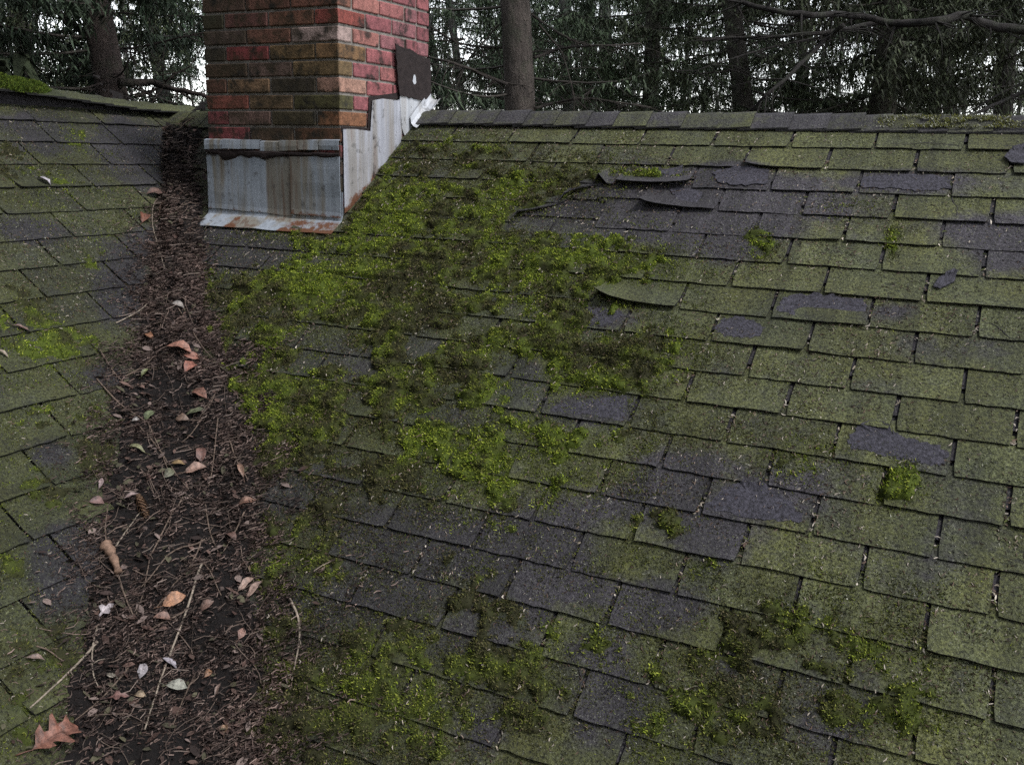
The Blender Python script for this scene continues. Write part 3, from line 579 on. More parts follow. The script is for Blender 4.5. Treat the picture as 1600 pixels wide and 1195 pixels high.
# wing shingles
WOFF = {1: -.11, 2: -.49, 3: -.68, 4: -1.27, 5: -1.05, 6: -1.22, 7: -1.013, 8: -1.57, 9: -1.76, 10: -1.56, 11: -1.76, 12: -1.905, 13: -2.08, 14: -2.26}
def wing_clip(U, V): return np.minimum(U, valley_y(V) - .012)
for c in range(1, 20):
    vt, vb = -(c - 1) * EXW, -c * EXW; a0 = WOFF.get(c, (-2.2 if c % 2 else -2.02))
    ylo = -1.1 - .135 * c
    k0 = int(math.floor((ylo - a0) / TWW)); k1 = int(math.ceil((valley_y(vt) - a0) / TWW))
    for k in range(k0, k1):
        g = RND.uniform(.008, .014); u0, u1 = a0 + k * TWW + g / 2, a0 + (k + 1) * TWW - g / 2
        if u0 > valley_y(vt) - .02: continue
        uc = (u0 + u1) / 2
        kw = dict(lift=RND.choice([0, 0, .002, .005]), cl=RND.choice([0, 0, .003]), cr=RND.choice([0, 0, .005]))
        me = make_tab(to_wing, u0, u1, vt, vb, moss_wing, bare_wing, .72 + RND.uniform(-.2, .14), RND.uniform(.19, .38), clip=wing_clip, **kw)  # low tone: grime, plus this slope's shade painted into the tabs
        new_obj('shingle', me, M_SHINGLE, wing)
strip_layer('old_shingle_layer', lambda u, v, w: to_wing(u, v, w), 21, EXW, lambda v: -4.2, .09, wing) if False else None
field('shingle_field', to_wing, wing, 34, 1, EXW, TWW, lambda v: -6.2, lambda v: (-1.1 - .135 * (-v / EXW) - TWW if v > -3.0 else valley_y(v) - .05), moss_wing, bare_wing)

# ridge caps of the main roof: folded pieces lapping along the ridge
def cap_piece(L, half, lap, seed, crown=.016, slope=.75):
    r = np.random.default_rng(seed); ns, nl = 11, 3; V = []; Cc = []
    for i in range(nl):
        x = -.5 * L + i / (nl - 1) * (L + lap)
        for j in range(ns):
            q = -1 + 2 * j / (ns - 1); s = q * (half + .004 * r.random() * abs(q))
            y = s * .8; z = -slope * (math.sqrt((s * .8) ** 2 + .009 ** 2) - .009) + crown - (.008 * (i / (nl - 1)))
            V.append((x, y, z))
    top = len(V)
    F = [(i * ns + j, (i + 1) * ns + j, (i + 1) * ns + j + 1, i * ns + j + 1) for i in range(nl - 1) for j in range(ns - 1)]
    ring = [i * ns for i in range(nl)] + [(nl - 1) * ns + j for j in range(1, ns)] + [i * ns + ns - 1 for i in range(nl - 2, -1, -1)] + list(range(ns - 2, 0, -1))
    k = len(ring); V += [V[i] for i in ring] + [(V[i][0], V[i][1], V[i][2] - .0065) for i in ring]
    F += [(top + i, top + (i + 1) % k, top + k + (i + 1) % k, top + k + i)[::-1] for i in range(k)]
    F = [f[::-1] for f in F]
    return V, F, top, k
def add_cap(parent, origin, along, L, half, seed, green, tone, moss=0., crown=.016, tilt=0., bare=0., slope=.75):
    V, F, top, k = cap_piece(L, half, .05, seed, crown, slope); al = Vector(along).normalized(); sd = Vector((-al.y, al.x, 0)); up = Vector((0, 0, 1))
    W = [Vector(origin) + al * p[0] + sd * p[1] + up * (p[2] + tilt * p[0]) for p in V]
    cols = [[green, moss, bare, tone]] * top + [[0, 0, 1, 0]] * (2 * k)
    me = mesh('ridge_shingle', W, F, False, cols)
    n = 2 * 10; sm = [True] * n + [False] * (len(F) - n); me.polygons.foreach_set('use_smooth', sm)
    new_obj('ridge_shingle', me, M_SHINGLE, parent)
x = 2.95; i = 0
while x > -.30:
    L = RND.choice([.125, .135, .15, .145, .10]); rise = .014 - .011 * (x - .6) / 1.4
    sp = 1.0 if 1.55 < x < 1.85 else 0.
    add_cap(roof, (x - L / 2, .8 * RIDGE_V, .6 * RIDGE_V + rise + RND.uniform(-.002, .002)), (-1, 0, 0), L, .112, crown=.012, seed=100 + i, green=.62 + RND.uniform(-.3, .2), tone=RND.uniform(.35, .7), moss=.15, bare=.2)
    x -= L; i += 1
x = -1.2
while x > -2.0:
    L = .14; add_cap(roof, (x - L / 2, .8 * RIDGE_V, .6 * RIDGE_V + .01), (-1, 0, 0), L, .15, 150 + i, .5, .5); x -= L; i += 1
# wing ridge: caps lifted off the slope, rising towards the open end
y = .24; i = 0
def wing_rise(y): return float(np.interp(-y, [-.3, -.04, .22, .61, .95, 1.6, 4.2], [.034, .037, .042, .0675, .0865, .09, .06]))
while y > -4.0:
    L = RND.choice([.14, .15, .16, .13]); yc = y - L / 2
    add_cap(wing, (XR, yc, ZR + wing_rise(yc) - .012), (0, -1, 0), L, .115, 200 + i, .72 + RND.uniform(-.15, .15), RND.uniform(.4, .7), moss=(.9 if -1.3 < yc < -.65 else .35), tilt=(wing_rise(yc - .05) - wing_rise(yc + .05)) / .1, slope=.48)
    y -= L; i += 1
V = []; F = []                                    # the ridge board in the shadow under the lifted caps
ys = np.linspace(.05, -4.0, 30)
for yy in ys:
    zt = ZR + wing_rise(yy) - .03
    V += [(XR - .05, yy, ZR - .06), (XR - .05, yy, zt), (XR + .03, yy, zt), (XR + .03, yy, ZR - .06)]
for k in range(29):
    for j in range(3): F.append((k * 4 + j, k * 4 + j + 1, k * 4 + 5 + j, k * 4 + 4 + j))
new_obj('ridge_board', mesh('ridge_board', V, F), M_DECK, wing)

# bare patches where the surface has scaled off, and loose flakes
def flake(poly, to, name, mat, parent, w0=.0035, th=.0022, rag=.014, **tags):
    p = np.array(poly); c = p.mean(0)
    if len(p) < 60:
        q = []
        for i in range(len(p)):
            a, b = p[i], p[(i + 1) % len(p)]
            for t in (0, .16, .33, .5, .67, .84):
                q.append(a + (b - a) * t + (rng.random(2) - .5) * rag)
        p = np.array(q)
    n = len(p); rings = [(1., 0.), (.6, .0), (.25, .0)]
    V = []; 
    for s, dz in rings:
        r = c + (p - c) * s; V += list(to(r[:, 0], r[:, 1], surf(r[:, 0], r[:, 1], to) + w0 + dz + (vnoise(r[:, 0] * 30, r[:, 1] * 30, 8) - .5) * .002))
    V.append(to(np.array(c[0]), np.array(c[1]), surf(np.array(c[0]), np.array(c[1]), to) + w0)); r = p
    V += list(to(r[:, 0], r[:, 1], surf(r[:, 0], r[:, 1], to) + w0 - th))
    F = []
    for k in range(2): F += [(k * n + i, k * n + (i + 1) % n, (k + 1) * n + (i + 1) % n, (k + 1) * n + i) for i in range(n)]
    F += [(2 * n + i, 2 * n + (i + 1) % n, 3 * n) for i in range(n)] + [(i, 3 * n + 1 + i, 3 * n + 1 + (i + 1) % n, (i + 1) % n) for i in range(n)]
    s2 = 0.5 * np.sum(p[:, 0] * np.roll(p[:, 1], -1) - np.roll(p[:, 0], -1) * p[:, 1])
    if s2 < 0: F = [f[::-1] for f in F]
    return new_obj(name, mesh(name, V, F), mat, parent, **tags)
def surf(u, v, to): return surf_main(u, v) if to is to_main else surf_wing(u, v)
for pl_ in PATCHES: flake(pl_, to_main, 'bare_patch', M_BARE, roof, .0022)
sc_ = flake(SCRAP, to_main, 'shingle_scrap', M_BARE, None, .009, .004, .003, label='loose slate-blue oblong scrap of shingle lying on the mossy slope', category='shingle scrap')
flake(FLAP, to_main, 'torn_flap', M_BARE, roof, .016, .006, .004)

for cr in CRACKS:
    p = smooth_path(cr, 4); p = p + (rng.random(p.shape) - .5) * .004
    q = to_main(p[:, 0], p[:, 1], surf_main(p[:, 0], p[:, 1]) + .0006); v, f = tube(q, .0012 + .0012 * rng.random(len(q)), 5)
    new_obj('crack', mesh('crack', v, f), M_DECK, roof)

# ---------------------------------------------------------------- moss growing on the roofs
def slot_clear(u, v):
    c = np.clip(np.floor(-v / EX).astype(int) + 1, 0, 39); oa = np.array([OFFS.get(k, (.2 if k % 2 else .72) + .02 * math.sin(k * 2.1)) for k in range(40)]); fr = (u / TW - oa[c]) % 1.0
    q = (-v / EX) % 1.0; return (np.minimum(fr, 1 - fr) * TW > .013) & (q > .035) & (q < .955)
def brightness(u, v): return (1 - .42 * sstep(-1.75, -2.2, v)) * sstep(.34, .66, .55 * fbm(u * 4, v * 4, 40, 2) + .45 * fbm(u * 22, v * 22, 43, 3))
def grid_moss(name, to, mossf, surff, u0, u1, v0, v1, step, parent, ok):
    us = np.arange(u0, u1, step); vs_ = np.arange(v0, v1, step); U, V = np.meshgrid(us, vs_)
    m = mossf(U, V) * ok(U, V); h = m * (.15 + 1.2 * sstep(.3, .7, fbm(U * 15, V * 15, 12, 2))) * .016 + (fbm(U * 48, V * 48, 14, 2) - .5) * .016 * m
    W = surff(U, V) + h - .008 * (1 - sstep(.15, .55, m))
    P = to(U, V, W).reshape(-1, 3); nu = len(us)
    keep = (m > .22); I = np.arange(U.size).reshape(U.shape)
    q = keep[:-1, :-1] | keep[1:, :-1] | keep[:-1, 1:] | keep[1:, 1:]
    F = np.stack([I[:-1, :-1][q], I[:-1, 1:][q], I[1:, 1:][q], I[1:, :-1][q]], -1)
    used = np.unique(F); remap = np.zeros(U.size, int); remap[used] = np.arange(len(used))
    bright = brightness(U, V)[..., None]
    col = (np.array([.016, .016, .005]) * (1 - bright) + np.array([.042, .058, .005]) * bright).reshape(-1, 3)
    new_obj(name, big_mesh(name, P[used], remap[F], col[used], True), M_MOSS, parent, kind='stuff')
def sprigs(name, to, pts_u, pts_v, W, size, col, lean, parent, mat, width=.7):
    n = len(pts_u); th = rng.random(n) * 2 * math.pi; th2 = rng.random(n) * 2 * math.pi; hgt = size * (.5 + rng.random(n)); wd = size * width * (.6 + .8 * rng.random(n))
    du, dv = np.cos(th) * wd / 2, np.sin(th) * wd / 2; tl = lean * (.3 + rng.random(n)) * hgt
    a = to(pts_u - du, pts_v - dv, W); b = to(pts_u + du, pts_v + dv, W)
    c = to(pts_u + np.cos(th2) * tl, pts_v + np.sin(th2) * tl, W + hgt * np.sqrt(np.clip(1 - (lean * .6) ** 2, .05, 1)))
    P = np.stack([a, b, c], 1).reshape(-1, 3); F = np.arange(3 * n).reshape(n, 3)
    cc = np.repeat(col[:, None, :], 3, 1); cc[:, 2] *= 1.35; cc[:, :2] *= .75
    new_obj(name, big_mesh(name, P, F, cc.reshape(-1, 3)), mat, parent, kind='stuff')
def in_main(u, v): return (u > valley_u(v) + .03) & (v < RIDGE_V - .02) & ~((u > -1.23) & (u < -.44) & (v > -.79))
def in_wing(u, v): return (u < valley_y(v) - .03) & (v < -.03)
def litter_width(s): return np.interp(s, [0, .8, 1.4, 1.9, 2.2, 2.6, 5], [.02, .04, .085, .14, .19, .235, .25]), np.interp(s, [0, .9, 1.9, 2.2, 3.2, 3.45, 5], [.13, .12, .11, .24, .24, .18, .22])
def off_litter_main(u, v):
    s, t = st_of(u, .8 * v); tl, tr = litter_width(s); return sstep(.75, 1.02, t / tr + (fbm(u * 6, v * 6, 77) - .5) * .5)
def off_litter_wing(u, v):
    s, t = st_of(XR - .8 * v, u); tl, tr = litter_width(s); return sstep(.75, 1.02, -t / tl + (fbm(u * 6, v * 6, 78) - .5) * .5)
grid_moss('moss_cushion', to_main, moss_main, surf_main, -1.4, 2.5, -3.12, .02, .0085, roof, lambda u, v: in_main(u, v) * off_litter_main(u, v))
grid_moss('moss_cushion', to_wing, moss_wing, surf_wing, -3.1, -.1, -2.9, -.03, .0095, wing, lambda u, v: in_wing(u, v) * off_litter_wing(u, v))

def pick(col, n):
    c = np.array(col); return c[rng.integers(0, len(c), n)] * (.6 + .8 * rng.random((n, 1)))
def scatter_moss(to, mossf, baref, surff, ok, U0, U1, V0, V1, n_thick, n_thin, parent):
    u = U0 + (U1 - U0) * rng.random(n_thick); v = V0 + (V1 - V0) * rng.random(n_thick)
    m = mossf(u, v) * ok(u, v); k = rng.random(n_thick) < np.clip(m * 1.1, 0, 1) * sstep(.2, .55, fbm(u * 60, v * 60, 83, 2)); u, v, m = u[k], v[k], m[k]
    h = m * (.15 + 1.2 * sstep(.3, .7, fbm(u * 15, v * 15, 12, 2))) * .016 + (fbm(u * 48, v * 48, 14, 2) - .5) * .016 * m
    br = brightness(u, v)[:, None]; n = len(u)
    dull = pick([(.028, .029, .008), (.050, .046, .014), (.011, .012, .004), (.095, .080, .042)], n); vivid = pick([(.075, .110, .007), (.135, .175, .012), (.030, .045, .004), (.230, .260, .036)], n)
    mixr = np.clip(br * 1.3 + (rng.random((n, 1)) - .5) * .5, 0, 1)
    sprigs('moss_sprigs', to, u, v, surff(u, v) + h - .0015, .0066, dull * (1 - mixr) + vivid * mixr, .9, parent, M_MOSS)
    nn = n_thick // 2; u = U0 + (U1 - U0) * rng.random(nn); v = V0 + (V1 - V0) * rng.random(nn); bl = blobs(MOSS_MAIN, u, v) if to is to_main else blobs(MOSS_WING, u, -v)
    d = sstep(.03, .32, bl) * sstep(.34, .60, .4 * fbm(u * 10, v * 10, 81) + .6 * fbm(u * 45, v * 45, 82)) * ok(u, v) * (1 - .7 * np.clip(baref(u, v), 0, 1)) * course_gap(v, EX if to is to_main else EXW)
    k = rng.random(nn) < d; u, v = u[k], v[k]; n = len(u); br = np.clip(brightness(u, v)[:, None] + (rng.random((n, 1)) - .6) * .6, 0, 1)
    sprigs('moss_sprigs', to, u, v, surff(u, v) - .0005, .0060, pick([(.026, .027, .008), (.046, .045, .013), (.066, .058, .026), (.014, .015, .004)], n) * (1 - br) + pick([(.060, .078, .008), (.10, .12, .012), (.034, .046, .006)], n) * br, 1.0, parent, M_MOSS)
    if to is to_main:
        u = U0 + 2.6 * rng.random(480000); v = V0 + 1.6 * rng.random(480000); u = u + 1.1
        d = sstep(.40, .62, .5 * fbm(u * 7, v * 7, 71) + .5 * fbm(u * 28, v * 28, 72)) * np.clip(1.15 - .9 * (u - valley_u(v)), 0, 1) * ok(u, v) * sstep(-1.45, -1.9, v) * course_gap(v, EX)
        k = rng.random(len(u)) < d; u, v = u[k], v[k]; n = len(u)
        sprigs('moss_sprigs', to, u, v, surff(u, v) - .001, .0072, pick([(.022, .024, .007), (.036, .034, .012), (.011, .012, .004), (.060, .050, .032), (.034, .046, .006), (.030, .022, .018)], n), 1.0, parent, M_MOSS)
    # thin growth and grit on the tabs
    u = U0 + (U1 - U0) * rng.random(n_thin); v = V0 + (V1 - V0) * rng.random(n_thin)
    d = (.25 + .75 * sstep(.35, .7, fbm(u * 5, v * 5, 61))) * (1 - .75 * np.clip(baref(u, v), 0, 1)) * ok(u, v)
    if to is to_main: d = d * slot_clear(u, v) * (1 - .45 * sstep(.4, 1.3, u))
    k = rng.random(n_thin) < d; u, v = u[k], v[k]; n = len(u)
    col = pick([(.030, .034, .012), (.060, .068, .026), (.120, .128, .070), (.014, .016, .006), (.20, .20, .16), (.085, .095, .018)], n)
    sprigs('thin_moss', to, u, v, surff(u, v) - .0005, .0044, col, 1.1, parent, M_MOSS, .9)
    # fallen needles and crumbs
    n0 = n_thin // 16; u = U0 + (U1 - U0) * rng.random(n0); v = V0 + (V1 - V0) * rng.random(n0); k = (rng.random(n0) < ok(u, v)) & (rng.random(n0) < .25 + .75 * np.clip(mossf(u, v) + (fbm(u * 4, v * 4, 90) > .55), 0, 1))
    u, v = u[k], v[k]; n = len(u); col = pick([(.07, .045, .032), (.12, .09, .07), (.04, .024, .02), (.22, .19, .16)], n)
    L = .005 + .009 * rng.random(n); th = rng.random(n) * 2 * math.pi; w_ = surff(u, v) + .002 + .018 * mossf(u, v) * rng.random(n)
    needles('fallen_needles', to, u, v, w_, L, th, col, .0011, parent)
def needles(name, to, u, v, w, L, th, col, wid, parent, mat=None, tilt=.25):
    n = len(u); cx, sy = np.cos(th), np.sin(th); dz = (rng.random(n) - .3) * L * tilt; bend = rng.normal(0, .9, n)
    pts = []
    for t, ww in ((-.5, .5), (0., 1.), (.5, .5)):
        ox = cx * L * t - sy * bend * L * (t * t); oy = sy * L * t + cx * bend * L * (t * t)
        for sgn in (-1, 1): pts.append(to(u + ox - sy * wid * ww * sgn, v + oy + cx * wid * ww * sgn, w + dz * (t + .5) + .001 * sgn))
    P = np.stack(pts, 1).reshape(-1, 3); b = (np.arange(n) * 6)[:, None]
    F = np.concatenate([b + np.array([[0, 1, 3, 2]]), b + np.array([[2, 3, 5, 4]])], 0)
    new_obj(name, big_mesh(name, P, F, np.repeat(col, 6, 0)), mat or M_LITTER, parent, kind='stuff')
scatter_moss(to_main, moss_main, bare_main, surf_main, lambda u, v: in_main(u, v) * off_litter_main(u, v), -1.5, 2.45, -3.1, .05, 1900000, 640000, roof)
scatter_moss(to_wing, moss_wing, bare_wing, surf_wing, lambda u, v: in_wing(u, v) * off_litter_wing(u, v), -3.0, -.1, -2.85, -.03, 600000, 260000, wing)
# grit and crumbs lodged in the open slots between tabs
su, sv = [], []
for c in range(1, N_COURSE):
    off = OFFS.get(c, .2 if c % 2 else .72)
    for k in range(-8, 10):
        u = (k + off) * TW
        if u < valley_u(-c * EX) + .2 or RND.random() < .25: continue
        n = RND.randint(2, 9); su += list(u + (rng.random(n) - .5) * .010); sv += list(-(c - 1) * EX - EX * rng.random(n) ** .7)
su, sv = np.array(su), np.array(sv); n = len(su); ok_ = in_main(su, sv); su, sv = su[ok_], sv[ok_]; n = len(su)
needles('slot_crumbs', to_main, su, sv, surf_main(su, sv) * .5 + .003, .006 + .014 * rng.random(n), rng.random(n) * 6.28, pick([(.20, .17, .13), (.09, .06, .045), (.36, .32, .27), (.05, .06, .015)], n), .0022, roof)
# moss cushion on the wing ridge
n = 26000; a = rng.random(n) * 2 * math.pi; r_ = np.sqrt(rng.random(n)); yy = -.90 + .20 * r_ * np.cos(a); xx = XR + .02 + .075 * r_ * np.sin(a)
zz = ZR + np.array([wing_rise(q) for q in yy]) - .48 * np.abs(xx - XR) - .002 + .030 * np.sqrt(np.clip(1 - r_ ** 2, 0, 1)) * (.5 + fbm(xx * 20, yy * 20, 3))
sprigs('moss_sprigs', lambda u, v, w: np.stack([u, v, w], -1), xx, yy, zz, .012, pick([(.050, .085, .010), (.09, .12, .014), (.035, .05, .008)], n), .9, wing, M_MOSS)

# yellow moss and pale lichen on the far ridge caps
n = 9000; u = LICHEN[0] + .17 * rng.normal(0, 1, n) * .8; v = RIDGE_V - .012 - .075 * rng.random(n); k = fbm(u * 20, v * 40, 5) > .47; u, v = u[k], v[k]; n = len(u)
sprigs('moss_sprigs', to_main, u, v, .017 + .004 * rng.random(n), .0055, np.where((rng.random((n, 1)) < .35), pick([(.30, .30, .25), (.22, .23, .17)], n), pick([(.10, .105, .016), (.15, .15, .03), (.06, .065, .012)], n)), 1.0, roof, M_MOSS)

# ---------------------------------------------------------------- litter in the valley
def bed_z(x, y):
    s, t = st_of(x, y); tl, tr = litter_width(s); e = np.where(t < 0, -t / tl, t / tr) + (fbm(s * 5, t * 9, 51) - .5) * .75
    return roof_z(x, y) + .012 * sstep(-.02, .2, s) + np.clip(1 - e, -.3, 1) * sstep(-.02, .9, s) * (.10 + .05 * (fbm(s * 7, t * 7, 52) - .5)) + (fbm(s * 40, t * 40, 53, 2) - .5) * .022
S, T = np.meshgrid(np.arange(-.05, 4.6, .016), np.arange(-.38, .38, .016)); X, Y = xy_of(S, T); Z = bed_z(X, Y); I = np.arange(S.size).reshape(S.shape)
ok_ = (Z > roof_z(X, Y) + .006) & ~((X > -1.2) & (Y > -.56)); q = ok_[:-1, :-1] & ok_[1:, 1:] & ok_[1:, :-1] & ok_[:-1, 1:]
F = np.stack([I[:-1, :-1][q], I[:-1, 1:][q], I[1:, 1:][q], I[1:, :-1][q]], -1); P = np.stack([X, Y, Z], -1).reshape(-1, 3)
used = np.unique(F); rm = np.zeros(S.size, int); rm[used] = np.arange(len(used))
new_obj('valley_humus', big_mesh('valley_humus', P[used], rm[F], None, True), M_HUMUS, None, kind='stuff', label='dark bed of rotted litter filling the roof valley', category='humus')
ident = lambda u, v, w: np.stack([u, v, w], -1)
def valley_pts(n, spread=1.0):
    s = .22 + 3.5 * rng.random(n) ** .85; tl, tr = litter_width(s); r = rng.random(n) ** .9 * np.where(rng.random(n) < .5, -1, 1)
    t = np.where(r < 0, r * tl, r * tr) * (1.0 + .8 * rng.random(n) ** 4) * spread; x, y = xy_of(s, t); k = ~((x > -1.23) & (x < -.44) & (y > -.60)); return x[k], y[k]
x, y = valley_pts(90000); kk = rng.random(len(x)) < .10 + .9 * sstep(.40, .60, .5 * fbm(x * 6, y * 6, 67) + .5 * fbm(x * 22, y * 22, 68)); x, y = x[kk], y[kk]; n = len(x); z = np.maximum(bed_z(x, y), roof_z(x, y) + .012) + .010 * rng.random(n)
s9 = .9 + 2.7 * rng.random(26000); tl9, tr9 = litter_width(s9); sd9 = rng.random(26000) < .7; t9 = np.where(sd9, tr9 * .9 + np.abs(rng.normal(0, .13, 26000)) * sstep(1.6, 2.3, s9), -tl9 * .9 - np.abs(rng.normal(0, .07, 26000))); x9, y9 = xy_of(s9, t9); k9 = (fbm(x9 * 9, y9 * 9, 91) > .50) & ~((x9 > -1.23) & (y9 > -.62)); x9, y9 = x9[k9], y9[k9]
x, y, z = np.concatenate([x, x9]), np.concatenate([y, y9]), np.concatenate([z, roof_z(x9, y9) + .016 + .008 * rng.random(len(x9))]); n = len(x)
dens = fbm(x * 9, y * 9, 66)[:, None]
needles('leaf_litter', ident, x, y, z, .007 + .020 * rng.random(n) ** 2, rng.random(n) * 6.28, pick([(.050, .031, .026), (.085, .056, .047), (.022, .014, .012), (.19, .135, .115), (.036, .022, .019), (.11, .075, .063)], n) * (.10 + 1.05 * dens) * (.3 + .7 * sstep(.6, 1.3, st_of(x, y)[0]))[:, None], .0012, None, tilt=.7)  # litter darkens toward the valley head: rot plus chimney-side shade painted in
o = bpy.data.objects['leaf_litter']; o['label'] = 'brown needles and rotting litter packed along the roof valley'; o['category'] = 'litter'
x, y = valley_pts(1500); n = len(x); z = np.maximum(bed_z(x, y), roof_z(x, y) + .012) + .004 + .014 * rng.random(n)
needles('dry_strands', ident, x, y, z, .025 + .055 * rng.random(n) ** 1.5, rng.random(n) * 6.28, pick([(.05, .035, .028), (.085, .062, .05), (.13, .10, .085), (.035, .024, .02)], n), .0007, None, tilt=.45)
o = bpy.data.objects['dry_strands']; o['label'] = 'wiry pale strands tangled over the valley litter'; o['category'] = 'litter'
V = []; F = []; r9 = np.random.default_rng(99)
for k in range(150):
    s0 = .3 + 3.2 * r9.random(); tl, tr = litter_width(s0); t0 = r9.uniform(-tl, tr) * .95; x0, y0 = xy_of(s0, t0); a = r9.random() * 6.28; L = r9.uniform(.05, .22); cv = r9.normal(0, 5); P = []
    for j in range(6):
        P.append((x0, y0, float(max(bed_z(np.array(x0), np.array(y0)), roof_z(x0, y0) + .012)) + .006 + .006 * r9.random())); x0 += math.cos(a) * L / 5; y0 += math.sin(a) * L / 5; a += cv * L / 5 + r9.normal(0, .25)
    if x0 > -1.22 and y0 > -.6: continue
    v, f = tube(P, np.linspace(.0017, .0008, 6) * r9.uniform(.6, 1.3), 4, False); m_ = len(V); V += v; F += [tuple(q + m_ for q in w) for w in f]
V = np.array(V); g_ = np.repeat(r9.uniform(.4, 1.6, len(V) // 24), 24)[:, None] * np.array([[.085, .062, .05]])
new_obj('rootlets', big_mesh('rootlets', V, np.array(F), g_, True), M_LITTER, None, kind='stuff', label='tangle of hair thin rootlets woven through the valley litter', category='litter')
# crumbled leaf bits
x, y = valley_pts(2300); n = len(x); z = np.maximum(bed_z(x, y), roof_z(x, y) + .012) + .012 * rng.random(n); L = .007 + .016 * rng.random(n) ** 2; th = rng.random(n) * 6.28; tx, ty = (rng.random(n) - .5) * 1.2, (rng.random(n) - .5) * 1.2
ca, sa = np.cos(th), np.sin(th); pts = []
for pu, pv in ((-1, 0), (-.3, -.5), (.4, -.4), (1, 0), (.3, .5), (-.4, .42)):
    lx, ly = pu * L, pv * L * .9; wx, wy = ca * lx - sa * ly, sa * lx + ca * ly
    pts.append(np.stack([x + wx, y + wy, z + tx * wx + ty * wy + .25 * np.abs(ly)], -1))
P = np.stack(pts, 1).reshape(-1, 3); b = (np.arange(n) * 6)[:, None]; F = np.concatenate([b + np.array([[0, 1, 2, 3]]), b + np.array([[0, 3, 4, 5]])], 0)
new_obj('leaf_crumbs', big_mesh('leaf_crumbs', P, F, np.repeat(pick([(.045, .026, .021), (.08, .05, .041), (.025, .016, .014), (.12, .09, .08), (.05, .046, .028)], n), 6, 0)), M_LITTER, None, kind='stuff', label='small broken bits of dead leaves scattered through the valley litter', category='litter')

def top_z(x, y): return float(max(bed_z(np.array(x), np.array(y)), roof_z(x, y) + .014))
def outline(kind):
    if kind == 'oval': return [(0, 0), (.10, .10), (.28, .22), (.5, .27), (.72, .21), (.9, .08), (1, 0)]
    if kind == 'narrow': return [(0, 0), (.12, .06), (.3, .12), (.5, .145), (.72, .11), (.9, .04), (1, 0)]
    if kind == 'lobed': return [(0, 0), (.15, .05), (.3, .07), (.42, .30), (.55, .26), (.62, .10), (.8, .12), (1, 0)]
    return [(0, 0), (.08, .06), (.18, .22), (.26, .30), (.30, .14), (.40, .16), (.52, .42), (.60, .40), (.60, .18), (.72, .18), (.84, .28), (.88, .14), (1, 0)]
def fallen_leaf(x, y, L, kind, ang, col, label, grp):
    ol = outline(kind); r = np.random.default_rng(int(abs(x * 1000) + abs(y * 777))); V = []; curl = r.uniform(.25, .75); roll = r.uniform(-.35, .35)
    for (a, b) in ol:
        asy = r.uniform(.85, 1.15); z0 = .16 * math.sin(a * math.pi) * r.uniform(.6, 1.2)
        V += [(a, 0, z0), (a, b * asy, z0 + b * curl + .04 * r.uniform(-1, 1)), (a, -b, z0 + b * curl * .8 + .04 * r.uniform(-1, 1)), (a, b * asy * .5, z0 + b * .25), (a, -b * .5, z0 + b * .25)]
    F = []
    for i in range(len(ol) - 1):
        p, q = i * 5, i * 5 + 5
        F += [(p, q, q + 3, p + 3), (p + 3, q + 3, q + 1, p + 1), (q, p, p + 4, q + 4), (q + 4, p + 4, p + 2, q + 2)]
    V = [(a * L, b * L, c * L + roll * b * L) for a, b, c in V]
    o = new_obj('fallen_leaf', mesh('fallen_leaf', V, F, True), M_LEAF); o.color = (*col, 1)
    a = math.radians(ang)
    # ang is the heading of the leaf's tip across the roof as seen from the garden side, turned into plan
    hx, hy = math.cos(a + .45), math.sin(a + .45); o.location = (x - hx * L / 2, y - hy * L / 2, 0)
    z = [top_z(x + hx * L * t, y + hy * L * t) for t in (-.5, 0, .5)]; pitch = -math.atan2(z[2] - z[0], L)
    ex, ey = -hy, hx; zz = [top_z(x + ex * L * .2 * t, y + ey * L * .2 * t) for t in (-1, 1)]; rl = math.atan2(zz[1] - zz[0], .4 * L)
    o.location.z = max(z[0], z[1] - (z[2] - z[0]) / 2) + .005; o.rotation_euler = (rl * .8, pitch, a + .45)
    o['label'] = label; o['category'] = 'leaf'
    if grp: o['group'] = grp
    sv_, sf = tube([(.9 * L, 0, .01 * L), (.5 * L, 0, .155 * L), (0, 0, .0), (-.16 * L, .02 * L, .03 * L), (-.32 * L, .05 * L, .02 * L)], [.006 * L, .012 * L, .016 * L, .015 * L, .012 * L], 5)
    k = new_obj('stalk', mesh('stalk', sv_, sf, True), M_LEAF, o); k.color = (col[0] * .6, col[1] * .55, col[2] * .5, 1)
